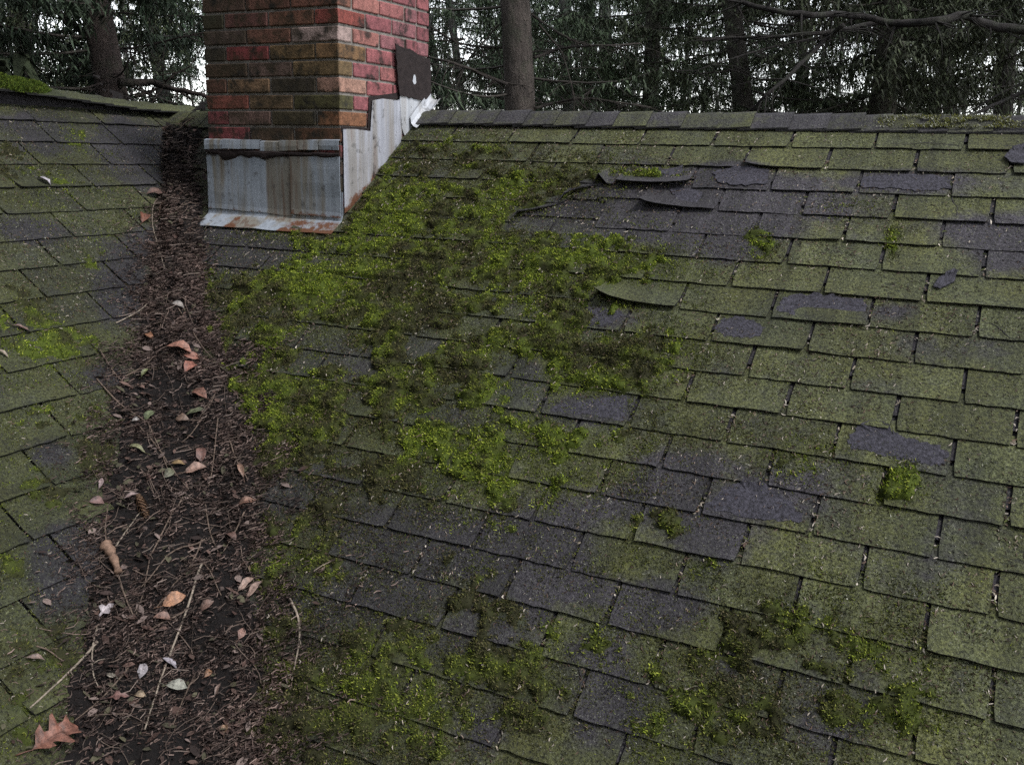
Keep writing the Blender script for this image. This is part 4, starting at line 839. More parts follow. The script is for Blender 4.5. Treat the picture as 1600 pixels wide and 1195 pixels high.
LABELS = {0: 'large reddish brown oak leaf with pointed lobes at the low end of the valley', 1: 'smooth pinkish brown leaf spread flat beside two darker leaves in the valley litter', 2: 'pink brown pointed leaf hanging below the flat pinkish leaf', 3: 'dark folded leaf tucked behind the flat pinkish leaf',
 4: 'small single orange brown leaf on dark litter beside the wing shingles', 5: 'curled rusty leaf at the upper end of the valley near the chimney apron', 6: 'small olive green leaf lying near the pinkish leaves', 8: 'bright tan oval leaf with a clear point lying on the valley twigs', 9: 'slim pale brown leaf paired with another, folded half', 10: 'slim pale brown leaf paired with another, broad half',
 11: 'whitish lobed leaf fragment at the edge of the wing shingles', 17: 'whitish leaf lying alone on the green wing shingles', 16: 'slim yellow green leaf at the mossy edge of the litter', 7: 'pale tan oval leaf beside a yellow leaf in the middle of the valley', 12: 'pale grey oval leaf close beside the longest pale stem', 13: 'pale grey leaf lying across the longest pale stem', 14: 'grey green oval leaf at the lower end of the longest pale stem', 15: 'small round brown leaf at the main slope edge below the paired slim leaves', 18: 'tiny orange leaf near the low end of the longest pale stem', 19: 'small tan leaf at the foot of the valley by the main slope moss', 20: 'dark greenish leaf just below the yellow leaf', 21: 'small yellow brown leaf touching the pale tan leaf', 22: 'rust brown leaf just below the pinkish leaves', 23: 'slim green leaf just below the rust brown leaf', 24: 'green oval leaf beside the kinked dark twig', 25: 'slim pinkish leaf at the wing edge above the cone', 26: 'dull brown leaf at the wing edge beside the slim pinkish leaf', 27: 'pale leaf near the small single orange brown leaf', 28: 'brown curled leaf at the valley head beside the long wiry stem', 29: 'slim tan leaf near the chimney apron', 30: 'tiny whitish leaf scrap beside the kinked dark twig', 31: 'brown leaf tucked under the bright tan leaf', 32: 'red brown lobed leaf close to the large oak leaf', 33: 'slim tan leaf at the main slope edge of the middle valley', 34: 'brown oval leaf just below the slim tan leaf at the main slope edge', 35: 'slim brown leaf beside the tiny orange leaf', 36: 'small straw leaf near the red brown lobed leaf', 39: 'dull brown leaf just above the pale tan leaf', 40: 'brown leaf between the bright tan leaf and the small round brown leaf', 41: 'slim leaf on the wing moss near the bleached stem', 42: 'tan leaf beside the slim green leaf', 43: 'slim pale leaf touching the cone', 44: 'dull brown leaf above the paired slim leaves', 45: 'slim pale leaf beside the twig that hangs from the whitish fragment', 37: 'slim dark leaf lying on mossy wing shingles', 38: 'slim straw coloured leaf on the wing slope away from the litter'}
for i, (x, y, L, kind, ang, col) in enumerate(LEAVES):
    col = tuple(min(.8, c * (.44 if i < 18 else .34)) for c in col)
    if i in LABELS: fallen_leaf(x, y, L, kind, ang, col, LABELS[i], None)
    else:
        tone = 'pale grey' if min(col) > .13 else ('greenish' if col[1] > col[0] else ('tan' if col[0] > .155 else 'dull brown'))
        shp = {'oval': 'oval', 'narrow': 'slim', 'lobed': 'lobed', 'oak': 'lobed'}[kind]
        fallen_leaf(x, y, L, kind, ang, col, 'small %s %s dead leaf among the valley litter' % (tone, shp), '%s %s leaves in the valley' % (tone, shp))
TL = {0: 'long wiry stem curving down the head of the valley below the chimney', 12: 'longest pale stem running straight down the valley litter', 14: 'bleached stem reaching from the litter over the wing shingles', 17: 'short bleached stem lying on moss of the main slope', 1: 'straight stem slanting up across the valley head', 4: 'kinked dark twig along the wing edge of the litter',
 2: 'short upright twig just below the straight stem at the valley head', 3: 'brown twig lying along the wing edge beside the pinkish leaves', 5: 'short twig pointing at the small olive green leaf', 6: 'thin twig slanting to the main slope above the pinkish leaves', 7: 'curved twig running down from the slim yellow green leaf to the tan leaf', 8: 'straight twig running downhill from the thick tan stalk', 9: 'pale twig joining the thick tan stalk and the cone', 10: 'arched thin twig bowing downhill past the cone',
 11: 'brown twig crossing above the top of the longest pale stem', 13: 'short bent twig at the top of the longest pale stem', 15: 'pale twig hanging down from the whitish lobed leaf fragment', 16: 'brown twig reaching from the bright tan leaf toward the wing', 18: 'thin twig slanting above the pair of slim pale leaves', 19: 'thin twig beside the top of the longest pale stem', 20: 'thin twig running down beside the pale tan leaf of the middle valley', 21: 'short twig on the moss of the wing near the bleached stem',
 22: 'brown twig at the foot of the valley past the grey green leaf', 23: 'slanting twig ending at the bright tan leaf', 24: 'brown twig pointing at the large oak leaf', 25: 'twig slanting under the rust brown leaf', 26: 'short twig at the main slope edge by the slim tan leaf', 27: 'short upright stem rising from the thick tan stalk'}
for i, pts in enumerate(TWIGS):
    p = smooth_path(pts, 4); r = np.random.default_rng(i); z = np.array([top_z(a, b) for a, b in p]); 
    z = np.convolve(np.pad(z, 2, mode='edge'), np.ones(5) / 5, 'valid'); z = np.maximum(z, [top_z(a, b) for a, b in p]) + .004
    q = np.column_stack([p, z]); rad = np.linspace(.0034, .0018, len(q)) * (1.25 if i in (12, 14, 8, 17) else .9)
    v, f = tube(q, rad, 5); o = new_obj('dry_twig', mesh('dry_twig', v, f, True), M_TWIG); pale = i in (12, 14, 17, 9, 15, 0, 1)
    c = (.20, .165, .13) if pale else (.10, .072, .055); o.color = (*c, 1)
    o['category'] = 'twig'; o['label'] = TL.get(i, 'thin %s twig lying in the valley litter' % ('pale bleached' if pale else 'brown'))
    if i not in TL: o['group'] = '%s twigs in the valley' % ('pale' if pale else 'brown')
    m_ = len(q) // 2; d = np.array([r.uniform(-1, 1), r.uniform(-1, 1), .35]) * .045
    v, f = tube([q[m_], q[m_] + d * .5, q[m_] + d + np.array([0, 0, -.008])], [.0016, .0013, .0008], 4); k = new_obj('side_shoot', mesh('side_shoot', v, f, True), M_TWIG, o); k.color = o.color
p = smooth_path(STALK, 5); q = np.column_stack([p, [top_z(a, b) + .016 for a, b in p]]); v, f = tube(q, np.linspace(.019, .010, len(q)) * (1 + .2 * np.sin(np.arange(len(q)) * 2.)), 8, wob=.25)
o = new_obj('plant_stalk', mesh('plant_stalk', v, f, True), M_TWIG, None, label='thick tan rotten stalk at the wing edge of the litter', category='stalk'); o.color = (.16, .10, .07, 1)
# a small spruce cone
c0, c1 = [np.array([*a, top_z(*a) + .014]) for a in CONE]; V = []; F = []; ax = c1 - c0; Lc = np.linalg.norm(ax); ax /= Lc; sd = np.cross(ax, [0, 0, 1.]); sd /= np.linalg.norm(sd); up = np.cross(sd, ax)
for r_i in range(12):
    t = (r_i + .5) / 12; R_ = .013 * math.sin(math.pi * (t * .85 + .1)) + .002
    for k in range(7):
        th = 2 * math.pi * (k + .5 * (r_i % 2)) / 7; n_ = math.cos(th) * sd + math.sin(th) * up; tg = -math.sin(th) * sd + math.cos(th) * up; b = c0 + ax * Lc * t; i0 = len(V)
        V += [b + n_ * R_ * .6 - tg * .005 - ax * .006, b + n_ * R_ * .6 + tg * .005 - ax * .006, b + n_ * (R_ + .003) + tg * .003 + ax * .006, b + n_ * (R_ + .003) - tg * .003 + ax * .006]; F.append((i0, i0 + 1, i0 + 2, i0 + 3))
cone = new_obj('spruce_cone', mesh('spruce_cone', V, F), M_LEAF, None, label='small brown spruce cone lying in the valley litter', category='cone'); cone.color = (.10, .058, .034, 1)
v, f = tube([c0, (c0 + c1) / 2, c1], [.006, .010, .003], 6); k = new_obj('core', mesh('core', v, f, True), M_LEAF, cone); k.color = (.10, .05, .03, 1)

# ---------------------------------------------------------------- chimney
CX0, CX1, CY0, CY1 = -1.205, -.460, -.560, .150
chimney = empty('chimney', ((CX0 + CX1) / 2, (CY0 + CY1) / 2, -.42), label='square red brick chimney with rusty sheet metal flashing at the roof valley', category='chimney')
def part(name, me, mat, col=None, parent=chimney):
    o = bpy.data.objects.new(name, me); COL.objects.link(o)
    if not me.materials: me.materials.append(mat)
    o.parent = parent; o.matrix_parent_inverse = parent.matrix_world.inverted() if parent is not chimney else Matrix.Translation(-chimney.location)
    if col: o.color = (*col, 1)
    return o
BH, ROWS, ZB = .0686, 14, -.088
v, f = box(CX0 + .009, CX1 - .007, CY0 + .009, CY1 - .007, -.95, ZB + ROWS * BH - .004); part('mortar_core', mesh('mortar_core', v, f), M_MORTAR)
def srgb(*c): return tuple(((x / 255 + .055) / 1.055) ** 2.4 if x > 10 else x / 3294 for x in c)
FRONT = [[(120, 58, 60), (72, 56, 42), (92, 62, 44)], [(118, 60, 62), (100, 76, 68), (62, 54, 36), (122, 80, 54)], [(126, 70, 58), (96, 76, 54), (74, 70, 40)], [(84, 56, 44), (112, 86, 62), (60, 52, 42), (150, 112, 96)],
 [(70, 54, 40), (94, 74, 66), (102, 82, 54)], [(54, 48, 38), (122, 54, 54), (108, 84, 54), (116, 86, 56)], [(76, 62, 54), (112, 74, 60), (150, 128, 122)], [(56, 54, 38), (92, 58, 52), (104, 68, 52), (126, 60, 52)], [(80, 60, 50), (100, 66, 54), (110, 70, 56)]]
SIDE = [(140, 78, 80), (130, 72, 76), (142, 84, 82), (116, 64, 68), (146, 92, 84), (130, 80, 84)]
bm_cache = {}
def brick(x0, x1, y0, y1, row, col, jit):
    z0 = ZB + row * BH; key = (round(x1 - x0, 3), round(y1 - y0, 3), RND.randint(0, 2))
    if key not in bm_cache:
        w, d = x1 - x0, y1 - y0; v, f = box(0, w, 0, d, 0, BH - .011, .0035)
        v = [tuple(c + RND.uniform(-.0012, .0012) for c in p) for p in v]; bm_cache[key] = mesh('brick', v, f)
    o = part('brick', bm_cache[key], M_BRICK, srgb(*[min(255, c * .88 + .12 * sum(col) / 3) for c in col])); o.location = (x0 + jit[0], y0 + jit[1], z0 + RND.uniform(-.001, .001))
J = .010; FW = (CX1 - CX0) / 3; SW = (CY1 - CY0 - .1066) / 3; HD = .0966
for row in range(-4, ROWS):
    A = row % 2 == 0; fc = FRONT[row] if 0 <= row < len(FRONT) else [RND.choice(FRONT[RND.randint(0, 8)]) for _ in range(4)]
    jt = lambda: (RND.uniform(-.0015, .0015), RND.uniform(-.0015, .0015)); sc2 = lambda: RND.choice(SIDE)
    if A:
        for k in range(3):
            col = fc[k]
            brick(CX0 + k * FW + (J / 2 if k else 0), CX0 + (k + 1) * FW - (J / 2 if k < 2 else 0), CY0, CY0 + HD, row, col, jt())
            if row >= 0: brick(CX0 + k * FW + (J / 2 if k else 0), CX0 + (k + 1) * FW - (J / 2 if k < 2 else 0), CY1 - HD, CY1, row, sc2(), jt())
        for k in range(3):
            y0 = CY0 + HD + J + k * SW; y1 = min(y0 + SW - J, CY1 - HD - J) if k == 2 else y0 + SW - J
            if y1 - y0 > .03:
                brick(CX1 - HD, CX1, y0, y1, row, sc2(), jt()); brick(CX0, CX0 + HD, y0, y1, row, RND.choice(FRONT[2]), jt())
    else:
        hw = FW / 2
        for k, (a, b) in enumerate(((CX0, CX0 + hw - J / 2), (CX0 + hw + J / 2, CX0 + hw + FW - J / 2), (CX0 + hw + FW + J / 2, CX1 - hw - J / 2), (CX1 - hw + J / 2, CX1))):
            if k in (1, 2):
                brick(a, b, CY0, CY0 + HD, row, fc[k], jt())
                if row >= 0: brick(a, b, CY1 - HD, CY1, row, sc2(), jt())
            else:
                n_ = 4; y = CY0
                for q_ in range(n_):
                    y1 = min(y + .193, CY1); 
                    if y1 - y > .03:
                        xx0, xx1 = (a, b) if q_ == 0 else ((CX0, CX0 + HD) if k == 0 else (CX1 - HD, CX1))
                        col = (fc[k] if q_ == 0 else (sc2() if k == 3 else RND.choice(FRONT[1])))
                        brick(xx0, xx1, y, y1, row, col, jt())
                    y += .203
v, f = box(CX0 - .03, CX1 + .03, CY0 - .03, CY1 + .03, ZB + ROWS * BH, ZB + ROWS * BH + .06, .01); part('cap', mesh('cap', v, f), M_CONCRETE)

def sheet(name, G, mat, th=.0018, cols=None, parent=chimney):
    """G[r][c] points; thickness along the local normal"""
    G = np.array(G, float); nr, nc = G.shape[:2]; du = np.gradient(G, axis=1); dv = np.gradient(G, axis=0); N = np.cross(du, dv); N /= np.linalg.norm(N, axis=2)[..., None] + 1e-9
    V = list(G.reshape(-1, 3)) + list((G + N * th).reshape(-1, 3)); m = nr * nc
    F = [(r * nc + c, (r + 1) * nc + c, (r + 1) * nc + c + 1, r * nc + c + 1) for r in range(nr - 1) for c in range(nc - 1)]; F += [tuple(i + m for i in q[::-1]) for q in F]
    ring = [r * nc for r in range(nr)] + [(nr - 1) * nc + c for c in range(1, nc)] + [r * nc + nc - 1 for r in range(nr - 2, -1, -1)] + list(range(nc - 2, 0, -1)); k = len(ring)
    F += [(ring[i], ring[i] + m, ring[(i + 1) % k] + m, ring[(i + 1) % k]) for i in range(k)]
    cc = np.zeros((m, 4)) if cols is None else np.array(cols, float).reshape(m, 4)
    return part(name, mesh(name, V, F, False, np.vstack([cc, cc])), mat, None, parent)
nz = lambda a, b, s: float(vnoise(a, b, s)) - .5
def front_sheet(name, x0, x1, prof, mat, nx=22, rusty=None, dark=None, wav=.008):
    G = []; Cc = []
    for r, (y, z) in enumerate(prof):
        row = []; 
        for k in range(nx):
            x = x0 + (x1 - x0) * k / (nx - 1); row.append((x, y + wav * nz(x * 7, z * 9, 5), z + .006 * nz(x * 9, r, 6) * (r in (0, len(prof) - 1)) - .025 * (x - x0) / (CX1 - CX0) * (r > len(prof) - 3) * (name == 'face_panel')))
            Cc.append((0, dark(r) if dark else 0, rusty(r, x) if rusty else 0, 1))
        G.append(row)
    return sheet(name, G, mat, .0022, Cc)
YF = CY0 - .005
front_sheet('base_apron', CX0 - .008, CX1 + .010, [(YF - .001, -.30), (YF - .002, -.392), (YF - .010, -.418), (YF - .032, -.432), (YF - .062, -.452), (YF - .088, -.468)], M_METAL, 26, rusty=lambda r, x: (.55 if r >= 3 else .25) * (1.0 if x > -.75 or -1.05 < x < -.97 else .2) + (.25 if r == 5 else 0))
YP = YF - .007
front_sheet('face_panel', CX0 - .006, -.712, [(YP, -.150), (YP - .001, -.20), (YP - .001, -.26), (YP - .001, -.32), (YP - .001, -.37), (YP - .003, -.392)], M_METAL, 18, rusty=lambda r, x: .42 if r >= 5 else .05, dark=lambda r: .62 if r == 0 else 0)
front_sheet('face_panel', -.722, CX1 + .006, [(YP - .004, -.150), (YP - .004, -.20), (YP - .005, -.26), (YP - .005, -.32), (YP - .005, -.375), (YP - .007, -.397)], M_METAL, 12, rusty=lambda r, x: .62 if r >= 5 else (.28 if r == 4 else .05), dark=lambda r: .2 if r == 0 else 0)
G = []
for k in range(40):
    x = CX0 - .006 + (CX1 - CX0 + .010) * k / 39; h_ = (.030 if -1.12 < x < -.76 else .016) * (.7 + .9 * float(vnoise(x * 22, 1, 6))); G.append([(x, YP - .002 - .007 * math.sin(math.pi * q), -.126 - h_ * q + .006 * nz(x * 16, 0, 9) - .010 * (x - CX0)) for q in (0., .3, .7, 1.)])
sheet('sealant_band', [[G[k][q] for k in range(40)] for q in range(4)], M_TAR, .0022)
for k in range(7):
    a = CX0 - .008 + k * (CX1 - CX0 + .012) / 7; b = CX0 - .008 + (k + 1) * (CX1 - CX0 + .012) / 7 - .004; dz = RND.uniform(-.006, .006)
    front_sheet('counter_flashing', a, b, [(CY0 - .001, -.082 + dz * .5), (YP - .004, -.086 + dz), (YP - .006, -.108 + dz), (YP - .004 - RND.uniform(0, .004), -.128 + dz)], M_METAL, 6, rusty=lambda r, x: .3 if r == 0 and x > -.6 else .05)
XSF = CX1 + .006
def side_sheet(name, poly, mat, x=XSF, th=.002, attr=None):
    p = np.array(poly); n = len(p); c = p.mean(0); a2 = np.sum(p[:, 0] * np.roll(p[:, 1], -1) - np.roll(p[:, 0], -1) * p[:, 1])
    if a2 < 0: p = p[::-1]
    V = [(x + th, q[0], q[1]) for q in p] + [(x, q[0], q[1]) for q in p]
    F = [tuple(range(n)), tuple(range(n, 2 * n))[::-1]] + [(i, n + i, n + (i + 1) % n, (i + 1) % n) for i in range(n)]
    cols = np.array([attr(q) if attr else (0, 0, 0, 1) for q in p]); return part(name, mesh(name, V, F, False, np.vstack([cols, cols])), mat)
def densify(poly, k=3):
    p = np.array(poly); return [tuple(p[i] + (p[(i + 1) % len(p)] - p[i]) * t / k) for i in range(len(p)) for t in range(k)]
# stepped side flashing as a grid so rust can gather along the lower edge
up_p, lo_p = np.array(SIDE_STEP[:9] + [SIDE_STEP[8]]), np.array(SIDE_STEP[10:][::-1])
ys = np.linspace(SIDE_STEP[0][0] + .001, SIDE_STEP[9][0] - .002, 26); G = []; Cc = []
def up_z(y): 
    if y < SIDE_STEP[4][0] - .002: return float(np.interp(y, up_p[:4, 0], up_p[:4, 1]))
    return float(np.interp(y, up_p[5:9, 0], up_p[5:9, 1]))
for r in range(9):
    t = r / 8; row = []
    for y in ys:
        zt = up_z(y); zb = float(np.interp(y, lo_p[:, 0], lo_p[:, 1])) - .008; row.append((XSF + .004 * (nz(y * 12, r * .6, 3) + .5), y, zt + (zb - zt) * t))
        Cc.append((0, .45 if (r == 0 or .02 < y + .36 < .05) else 0, .75 if r == 8 else (.48 if r == 7 else 0), 1))
    G.append(row)
sheet('step_flashing', G, M_SIDE, -.002, Cc)
side_sheet('upper_flashing', densify(SIDE_UPPER), M_BRIGHT, XSF + .004, .002)
tp = side_sheet('tar_patch', [(a + RND.uniform(-.004, .004), c_ + RND.uniform(-.004, .004)) for a, c_ in densify(TAR, 4)], M_TAR, XSF + .007, .005)
cy_, cz_ = -.0, .0
p = np.array(TAR); c0y = p[:, 0].min() + .50 * (np.ptp(p[:, 0])); c0z = p[:, 1].min() + .36 * np.ptp(p[:, 1])
side_sheet('bare_spot', [(c0y + .016 * math.cos(a) * (1 if math.sin(a) < 0 else .75), c0z + (.026 if math.sin(a) > 0 else .018) * math.sin(a)) for a in np.linspace(0, 6.28, 14)[:-1]], M_BRIGHT, XSF + .0125, .0012)
# bent step flashing strip standing off the wall, three lapped lengths
fp = np.array(FLANGE)
for k in range(3):
    t0, t1 = k / 3, (k + 1) / 3 + .06; fp2 = fp + np.array([0, .040]); a = fp2[0] + (fp2[3] - fp2[0]) * t0; b = fp2[0] + (fp2[3] - fp2[0]) * t1; o_ = .003 * k; G = []
    for (dx, dz) in ((.002, .045), (.006, .016), (.018, .002), (.038, -.006), (.058 - .012 * k + .01 * (k == 2), .000 + .004 * (k == 0))):
        G.append([(XSF + .006 + dx + o_, a[0] + (b[0] - a[0]) * q, a[1] + (b[1] - a[1]) * q + dz + o_) for q in np.linspace(0, 1, 5)])
    sheet('bent_flashing', G, M_BRIGHT, .0016)
side_sheet('wall_sealant', densify([(q[0], q[1]) for q in [(SIDE_STEP[0][0] - .004, SIDE_STEP[0][1] + .012), (SIDE_STEP[4][0] - .012, SIDE_STEP[3][1] + .014), (SIDE_STEP[5][0] - .012, SIDE_STEP[5][1] + .016), (SIDE_STEP[8][0], SIDE_STEP[8][1] + .018), (SIDE_STEP[8][0], SIDE_STEP[8][1] - .008), (SIDE_STEP[5][0] + .006, SIDE_STEP[5][1] - .006), (SIDE_STEP[4][0] + .006, SIDE_STEP[3][1] - .012), (SIDE_STEP[0][0] - .004, SIDE_STEP[0][1] - .010)]]), M_TAR, CX1 + .001, .003)

# ---------------------------------------------------------------- conifers behind the house
TREE = [('tall straight spruce with thick bare grey trunk and dead side branches behind the ridge', .30, (.075, .062, .054)), ('dark spruce with heavy forked limbs behind the wing ridge', .2, (.060, .045, .040)), ('slim shaded conifer half hidden by hanging twigs behind the broken ridge', .3, (.05, .045, .038)), ('leaning conifer trunk draped in dark drooping foliage', .35, (.052, .047, .036)),
 None, ('mid sized spruce with drooping green sprays right of the thick bare trunk'.replace('right of', 'beside'), .3, (.055, .052, .042)), None, None, ('dense green conifer beyond the mossy end of the wing ridge', .2, (.04, .035, .03)), None, None, None, ('overhanging conifer whose long thick limb arches over the ridge', .3, (.035, .030, .028)), None]
def crown_arrays(tx, ty, seed, lo, hi, nbr, length, dens, col, hang, big=1.0):
    r = np.random.default_rng(seed); AX = []; TV = []; TF = []; TC = []
    base = 0; blades = []
    for b in range(nbr):
        q0 = (b + r.random()) / nbr; z0 = lo + (hi - lo) * (q0 if big > 1.5 else (q0 * .52 if q0 < .8 else .416 + (q0 - .8) * 2.92)); az = r.random() * 2 * math.pi; L = length * r.uniform(.6, 1.1) * (1 - .45 * max(0, (z0 - 2.5)) / 8)
        t = np.linspace(0, 1, 7); d = np.array([math.cos(az), math.sin(az)]); sag = r.uniform(.05, .35)
        p = np.column_stack([tx + d[0] * L * t + .08 * np.sin(t * 5 + r.random() * 6), ty + d[1] * L * t + .08 * np.sin(t * 4 + r.random() * 6), z0 - sag * L * t + .28 * L * t ** 2.2])
        v, f = tube(p, np.linspace(.014, .003, 7), 4, False); TF += [tuple(i + base for i in q) for q in f]; TV += v; base += len(v)
        n = int(dens * L * 26); tt = .12 + .88 * r.random(n) ** .8
        org = np.column_stack([np.interp(tt, t, p[:, k]) for k in range(3)])
        out = np.column_stack([r.normal(0, 1, n), r.normal(0, 1, n), np.zeros(n)]); out /= np.linalg.norm(out, axis=1)[:, None]
        tl = hang * (.25 + r.random(n)) * (1.15 - .5 * tt)
        blades.append((org, out, tl))
    org = np.concatenate([x[0] for x in blades]); out = np.concatenate([x[1] for x in blades]); tl = np.concatenate([x[2] for x in blades]); n = len(org)
    # hanging twig: a thin ribbon with needle blades down its length
    P = []; F = []; C = []; nb = 16 if big < 1.5 else 8
    k = np.arange(nb); s = (k + .5) / nb
    lat = np.where(r.random(n) < .5, 1.25, .45); drp = np.where(lat > 1, .35, 1.0)
    cx = org[:, None, :] + out[:, None, :] * (tl[:, None] * lat[:, None] * s[None] ** .7)[..., None]; cx[..., 2] -= (tl * drp)[:, None] * s[None] ** 1.25
    cx = cx.reshape(-1, 3); m = len(cx)
    th = r.random(m) * 2 * math.pi; bl = big * (.040 + .055 * r.random(m)); dr = np.column_stack([np.cos(th) * .75, np.sin(th) * .75, -.55 - .5 * r.random(m)]); sdv = np.column_stack([-np.sin(th), np.cos(th), np.zeros(m)]) * big * (.0065 + .006 * r.random(m))[:, None]
    tri = np.stack([cx - sdv, cx + sdv, cx + dr * bl[:, None]], 1).reshape(-1, 3); tc = np.repeat(np.array(col)[None] * (.45 + .9 * r.random((m, 1))) * np.repeat(.6 + .8 * r.random((n, 1)), nb, 0), 3, 0)
    # ribbons of the twigs
    e0 = org; e1 = org + out * (tl * lat)[:, None]; e1[:, 2] -= tl * drp; sw = np.column_stack([-out[:, 1], out[:, 0], np.zeros(n)]) * .0030
    rib = np.stack([e0 - sw, e0 + sw, e1], 1).reshape(-1, 3); rc = np.repeat(np.array([[.030, .025, .020]]), 3 * n, 0)
    TVa = np.array(TV); tq = np.array(TF); tq = np.concatenate([tq[:, [0, 1, 2]], tq[:, [0, 2, 3]]], 0)
    V = np.concatenate([tri, rib, TVa]); F = np.concatenate([np.arange(len(tri)).reshape(-1, 3), np.arange(len(rib)).reshape(-1, 3) + len(tri), tq + len(tri) + len(rib)]); C = np.concatenate([tc, rc, np.repeat(np.array([[.035, .030, .025]]), len(TVa), 0)])
    return V, F, C
GREENS = [(.034, .050, .026), (.024, .038, .021), (.040, .052, .026), (.030, .038, .018), (.038, .056, .034)]
FAR_TREES = {4: 'slim grey conifer stem seen close past the open side of the thick bare trunk', 6: 'slim conifer stem seen between the chimney and the thick bare trunk', 7: 'shaded conifer standing behind the thick end of the arching limb', 9: 'slim conifer between the forked spruce and the chimney', 10: 'far thin conifer between the thick bare trunk and the drooping green spruce', 11: 'far thin conifer between the slim shaded conifer and the leaning trunk', 13: 'farthest thin stem showing just past the chimney brickwork'}
tree_obs = []
for i, (tx, ty, r0, lean) in enumerate(TRUNKS):
    near = TREE[i] is not None
    lab = TREE[i][0] if near else FAR_TREES[i]
    col = TREE[i][2] if near else (.085, .082, .078)  # far trunks paler: distance haze painted in
    tree = empty('conifer', (tx, ty, GROUND), label=lab, category='tree')
    zs = np.linspace(GROUND - .1, 9, 26); rr = np.random.default_rng(i)
    p = np.column_stack([tx + lean * (zs - .25) + .03 * np.sin(zs * 1.3 + i), ty + .03 * np.cos(zs * 1.1 + i), zs]); rad = r0 * np.clip(1 - (zs - .4) * .055, .15, 1.7)
    inv = Matrix.Translation((-tx, -ty, -GROUND))
    v, f = tube(p, rad, 14, True, .10, i); o = new_obj('trunk', mesh('trunk', v, f, True), M_BARK, tree); o.matrix_parent_inverse = inv; o.color = (*col, 1)
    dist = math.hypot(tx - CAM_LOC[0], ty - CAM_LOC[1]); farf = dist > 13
    V, F, C = crown_arrays(tx, ty, 300 + i, -.4 if not i == 0 else -.1, 8.0, CROWN[i][0], CROWN[i][1], CROWN[i][2], GREENS[i % 5] if dist < 13 else tuple(g * 1.6 for g in GREENS[i % 5]), CROWN[i][3])  # far crowns lightened, haze put into their green
    o = new_obj('crown', big_mesh('crown', V, F, C), M_NEEDLE, tree); o.matrix_parent_inverse = inv
    tree_obs.append((tree, inv, col))
# unseen conifers added round the wing, outside the frame, to shade the roof
for i, (tx, ty) in enumerate(((-6.4, -3.4), (-5.6, -7.2), (-7.6, -.6), (-2.9, -8.4), (.2, -9.0), (3.2, -9.6))):
    inv = Matrix.Translation((-tx, -ty, -GROUND)); tree = empty('conifer', (tx, ty, GROUND), label='unseen broad spruce added to shade the wing roof', category='tree', group='added shade spruces round the wing')
    zs = np.linspace(GROUND - .1, 8.5, 16); v, f = tube(np.column_stack([tx + 0 * zs, ty + 0 * zs, zs]), .2 * np.clip(1 - (zs - .4) * .06, .12, 1.6), 10, True, .1, i); o = new_obj('trunk', mesh('trunk', v, f, True), M_BARK, tree); o.matrix_parent_inverse = inv; o.color = (.05, .045, .04, 1)
    V, F, C = crown_arrays(tx, ty, 500 + i, -3.5, 9.0, 110, 3.0, .6, GREENS[i % 5], .8, 5.0); o = new_obj('crown', big_mesh('crown', V, F, C), M_NEEDLE, tree); o.matrix_parent_inverse = inv
for ti, r0, pts in LIMBS:
    tree, inv, col = tree_obs[ti]; p = smooth_path(pts, 4); rr = np.random.default_rng(int(r0 * 1e4) + len(pts)); n = len(p)
    p = p + (rr.random((n, 3)) - .5) * r0 * .35
    v, f = tube(p, np.linspace(r0, r0 * .45, n) * .72, 8, True, .12); o = new_obj('branch', mesh('branch', v, f, True), M_BARK, tree); o.matrix_parent_inverse = inv; o.color = tuple(c * .62 for c in col) + (1,)
    # bare side twigs on the limb
    V = []; F = []
    for k in range(int(n * 1.6)):
        b = p[rr.integers(1, n)]; d = rr.normal(0, 1, 3) * np.array([1, .6, .5]); d[2] -= .45; d /= np.linalg.norm(d); L = rr.uniform(.12, .5)
        v2, f2 = tube([b, b + d * L * .5 + rr.normal(0, .02, 3), b + d * L + np.array([0, 0, -.12 * L])], [r0 * .18 + .002, .003, .0015], 4, False); m = len(V); V += v2; F += [tuple(q + m for q in x) for x in f2]
    k = new_obj('side_twigs', mesh('side_twigs', V, F, True), M_BARK, o, kind='stuff'); k.color = o.color
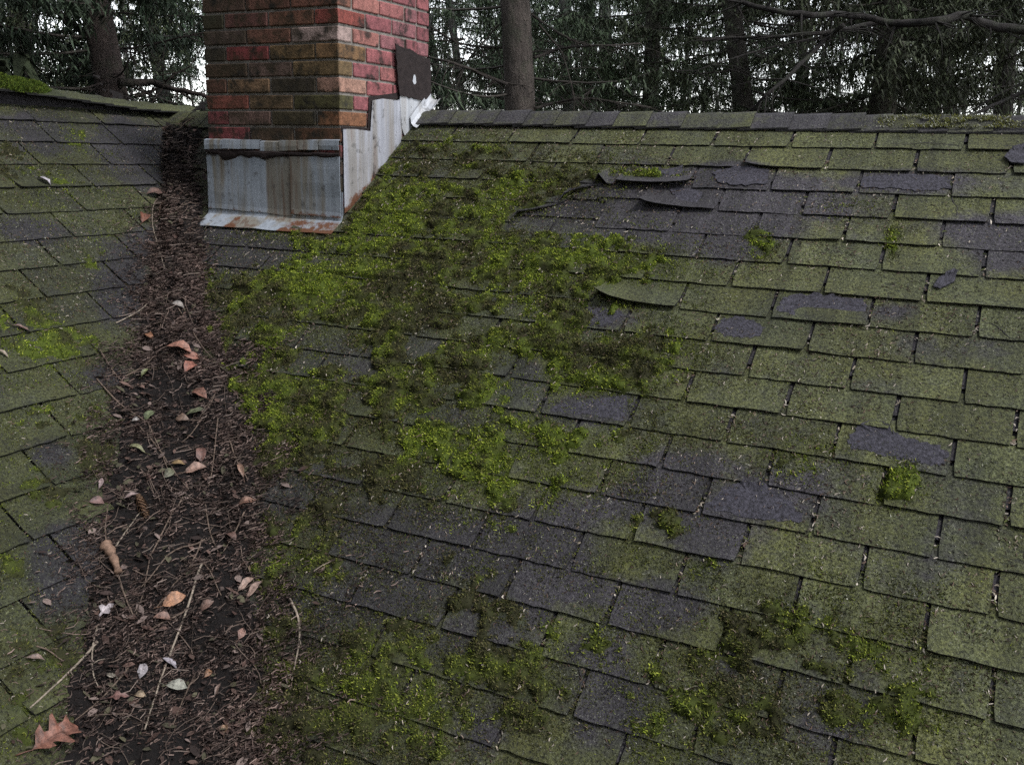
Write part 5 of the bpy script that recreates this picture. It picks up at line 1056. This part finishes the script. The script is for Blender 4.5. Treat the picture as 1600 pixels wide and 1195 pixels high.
# far woodland: a tangle of stems and sprays, one mass, haze painted into its colour
r = np.random.default_rng(5); n = 240
V = []; F = []; C = []
for i in range(n):
    d = r.uniform(20, 46); ang = r.uniform(-.75, .62) + .0; fx, fy = -.4365, .8656; ca, sa = math.cos(ang), math.sin(ang); dx, dy = fx * ca - fy * sa, fx * sa + fy * ca
    bx, by = CAM_LOC[0] + dx * d, CAM_LOC[1] + dy * d; rad = r.uniform(.012, .07) * (1.6 if r.random() < .12 else 1); lx = r.normal(0, .14 if rad < .05 else .04)
    z0, z1 = (GROUND, 9.) if r.random() < .4 else (r.uniform(-1.5, .5), r.uniform(1.5, 5)); zm = (z0 + z1) / 2
    v, f = tube([(bx - lx * (zm - z0), by, z0), (bx + r.normal(0, .1), by, zm), (bx + lx * (z1 - zm) + r.normal(0, .25), by, z1)], [rad, rad * .8, rad * .35], 4, False)
    m = len(V); V += v; F += [tuple(q + m for q in x) for x in f]; g = r.uniform(.05, .13); C += [[g, g * .97, g * .92]] * len(v)
V = np.array(V); F = np.array(F); C = np.array(C)
wood = new_obj('far_woodland', big_mesh('far_woodland', V, F, C), M_NEEDLE, None, kind='stuff', label='far tangle of bare grey stems beyond the conifers', category='woodland')
m = 60000; d = r.uniform(20, 46, m); ang = r.uniform(-.75, .62, m); cl = fbm(ang * 26, d * .35, 17); keep = r.random(m) < sstep(.42, .62, cl); d, ang = d[keep], ang[keep]; m = len(d); fx, fy = -.4365, .8656
bx = CAM_LOC[0] + (fx * np.cos(ang) - fy * np.sin(ang)) * d; by = CAM_LOC[1] + (fx * np.sin(ang) + fy * np.cos(ang)) * d; bz = -.5 + 9 * r.random(m)
a = r.random(m) * 6.28; L = r.uniform(.1, .35, m); w = r.uniform(.008, .022, m); P0 = np.stack([bx, by, bz], -1); sdv = np.stack([np.cos(a), np.sin(a), 0 * a], -1) * w[:, None]; tip = np.stack([np.cos(a * 2.3) * .6, np.sin(a * 2.3) * .6, -.9 + 0 * a], -1) * L[:, None]
g = (.03 + .05 * r.random((m, 1))) * np.array([[.95, 1.1, .85]])
new_obj('sprays', big_mesh('sprays', np.stack([P0 - sdv, P0 + sdv, P0 + tip], 1).reshape(-1, 3), np.arange(3 * m).reshape(-1, 3), np.repeat(g, 3, 0)), M_NEEDLE, wood, kind='stuff')
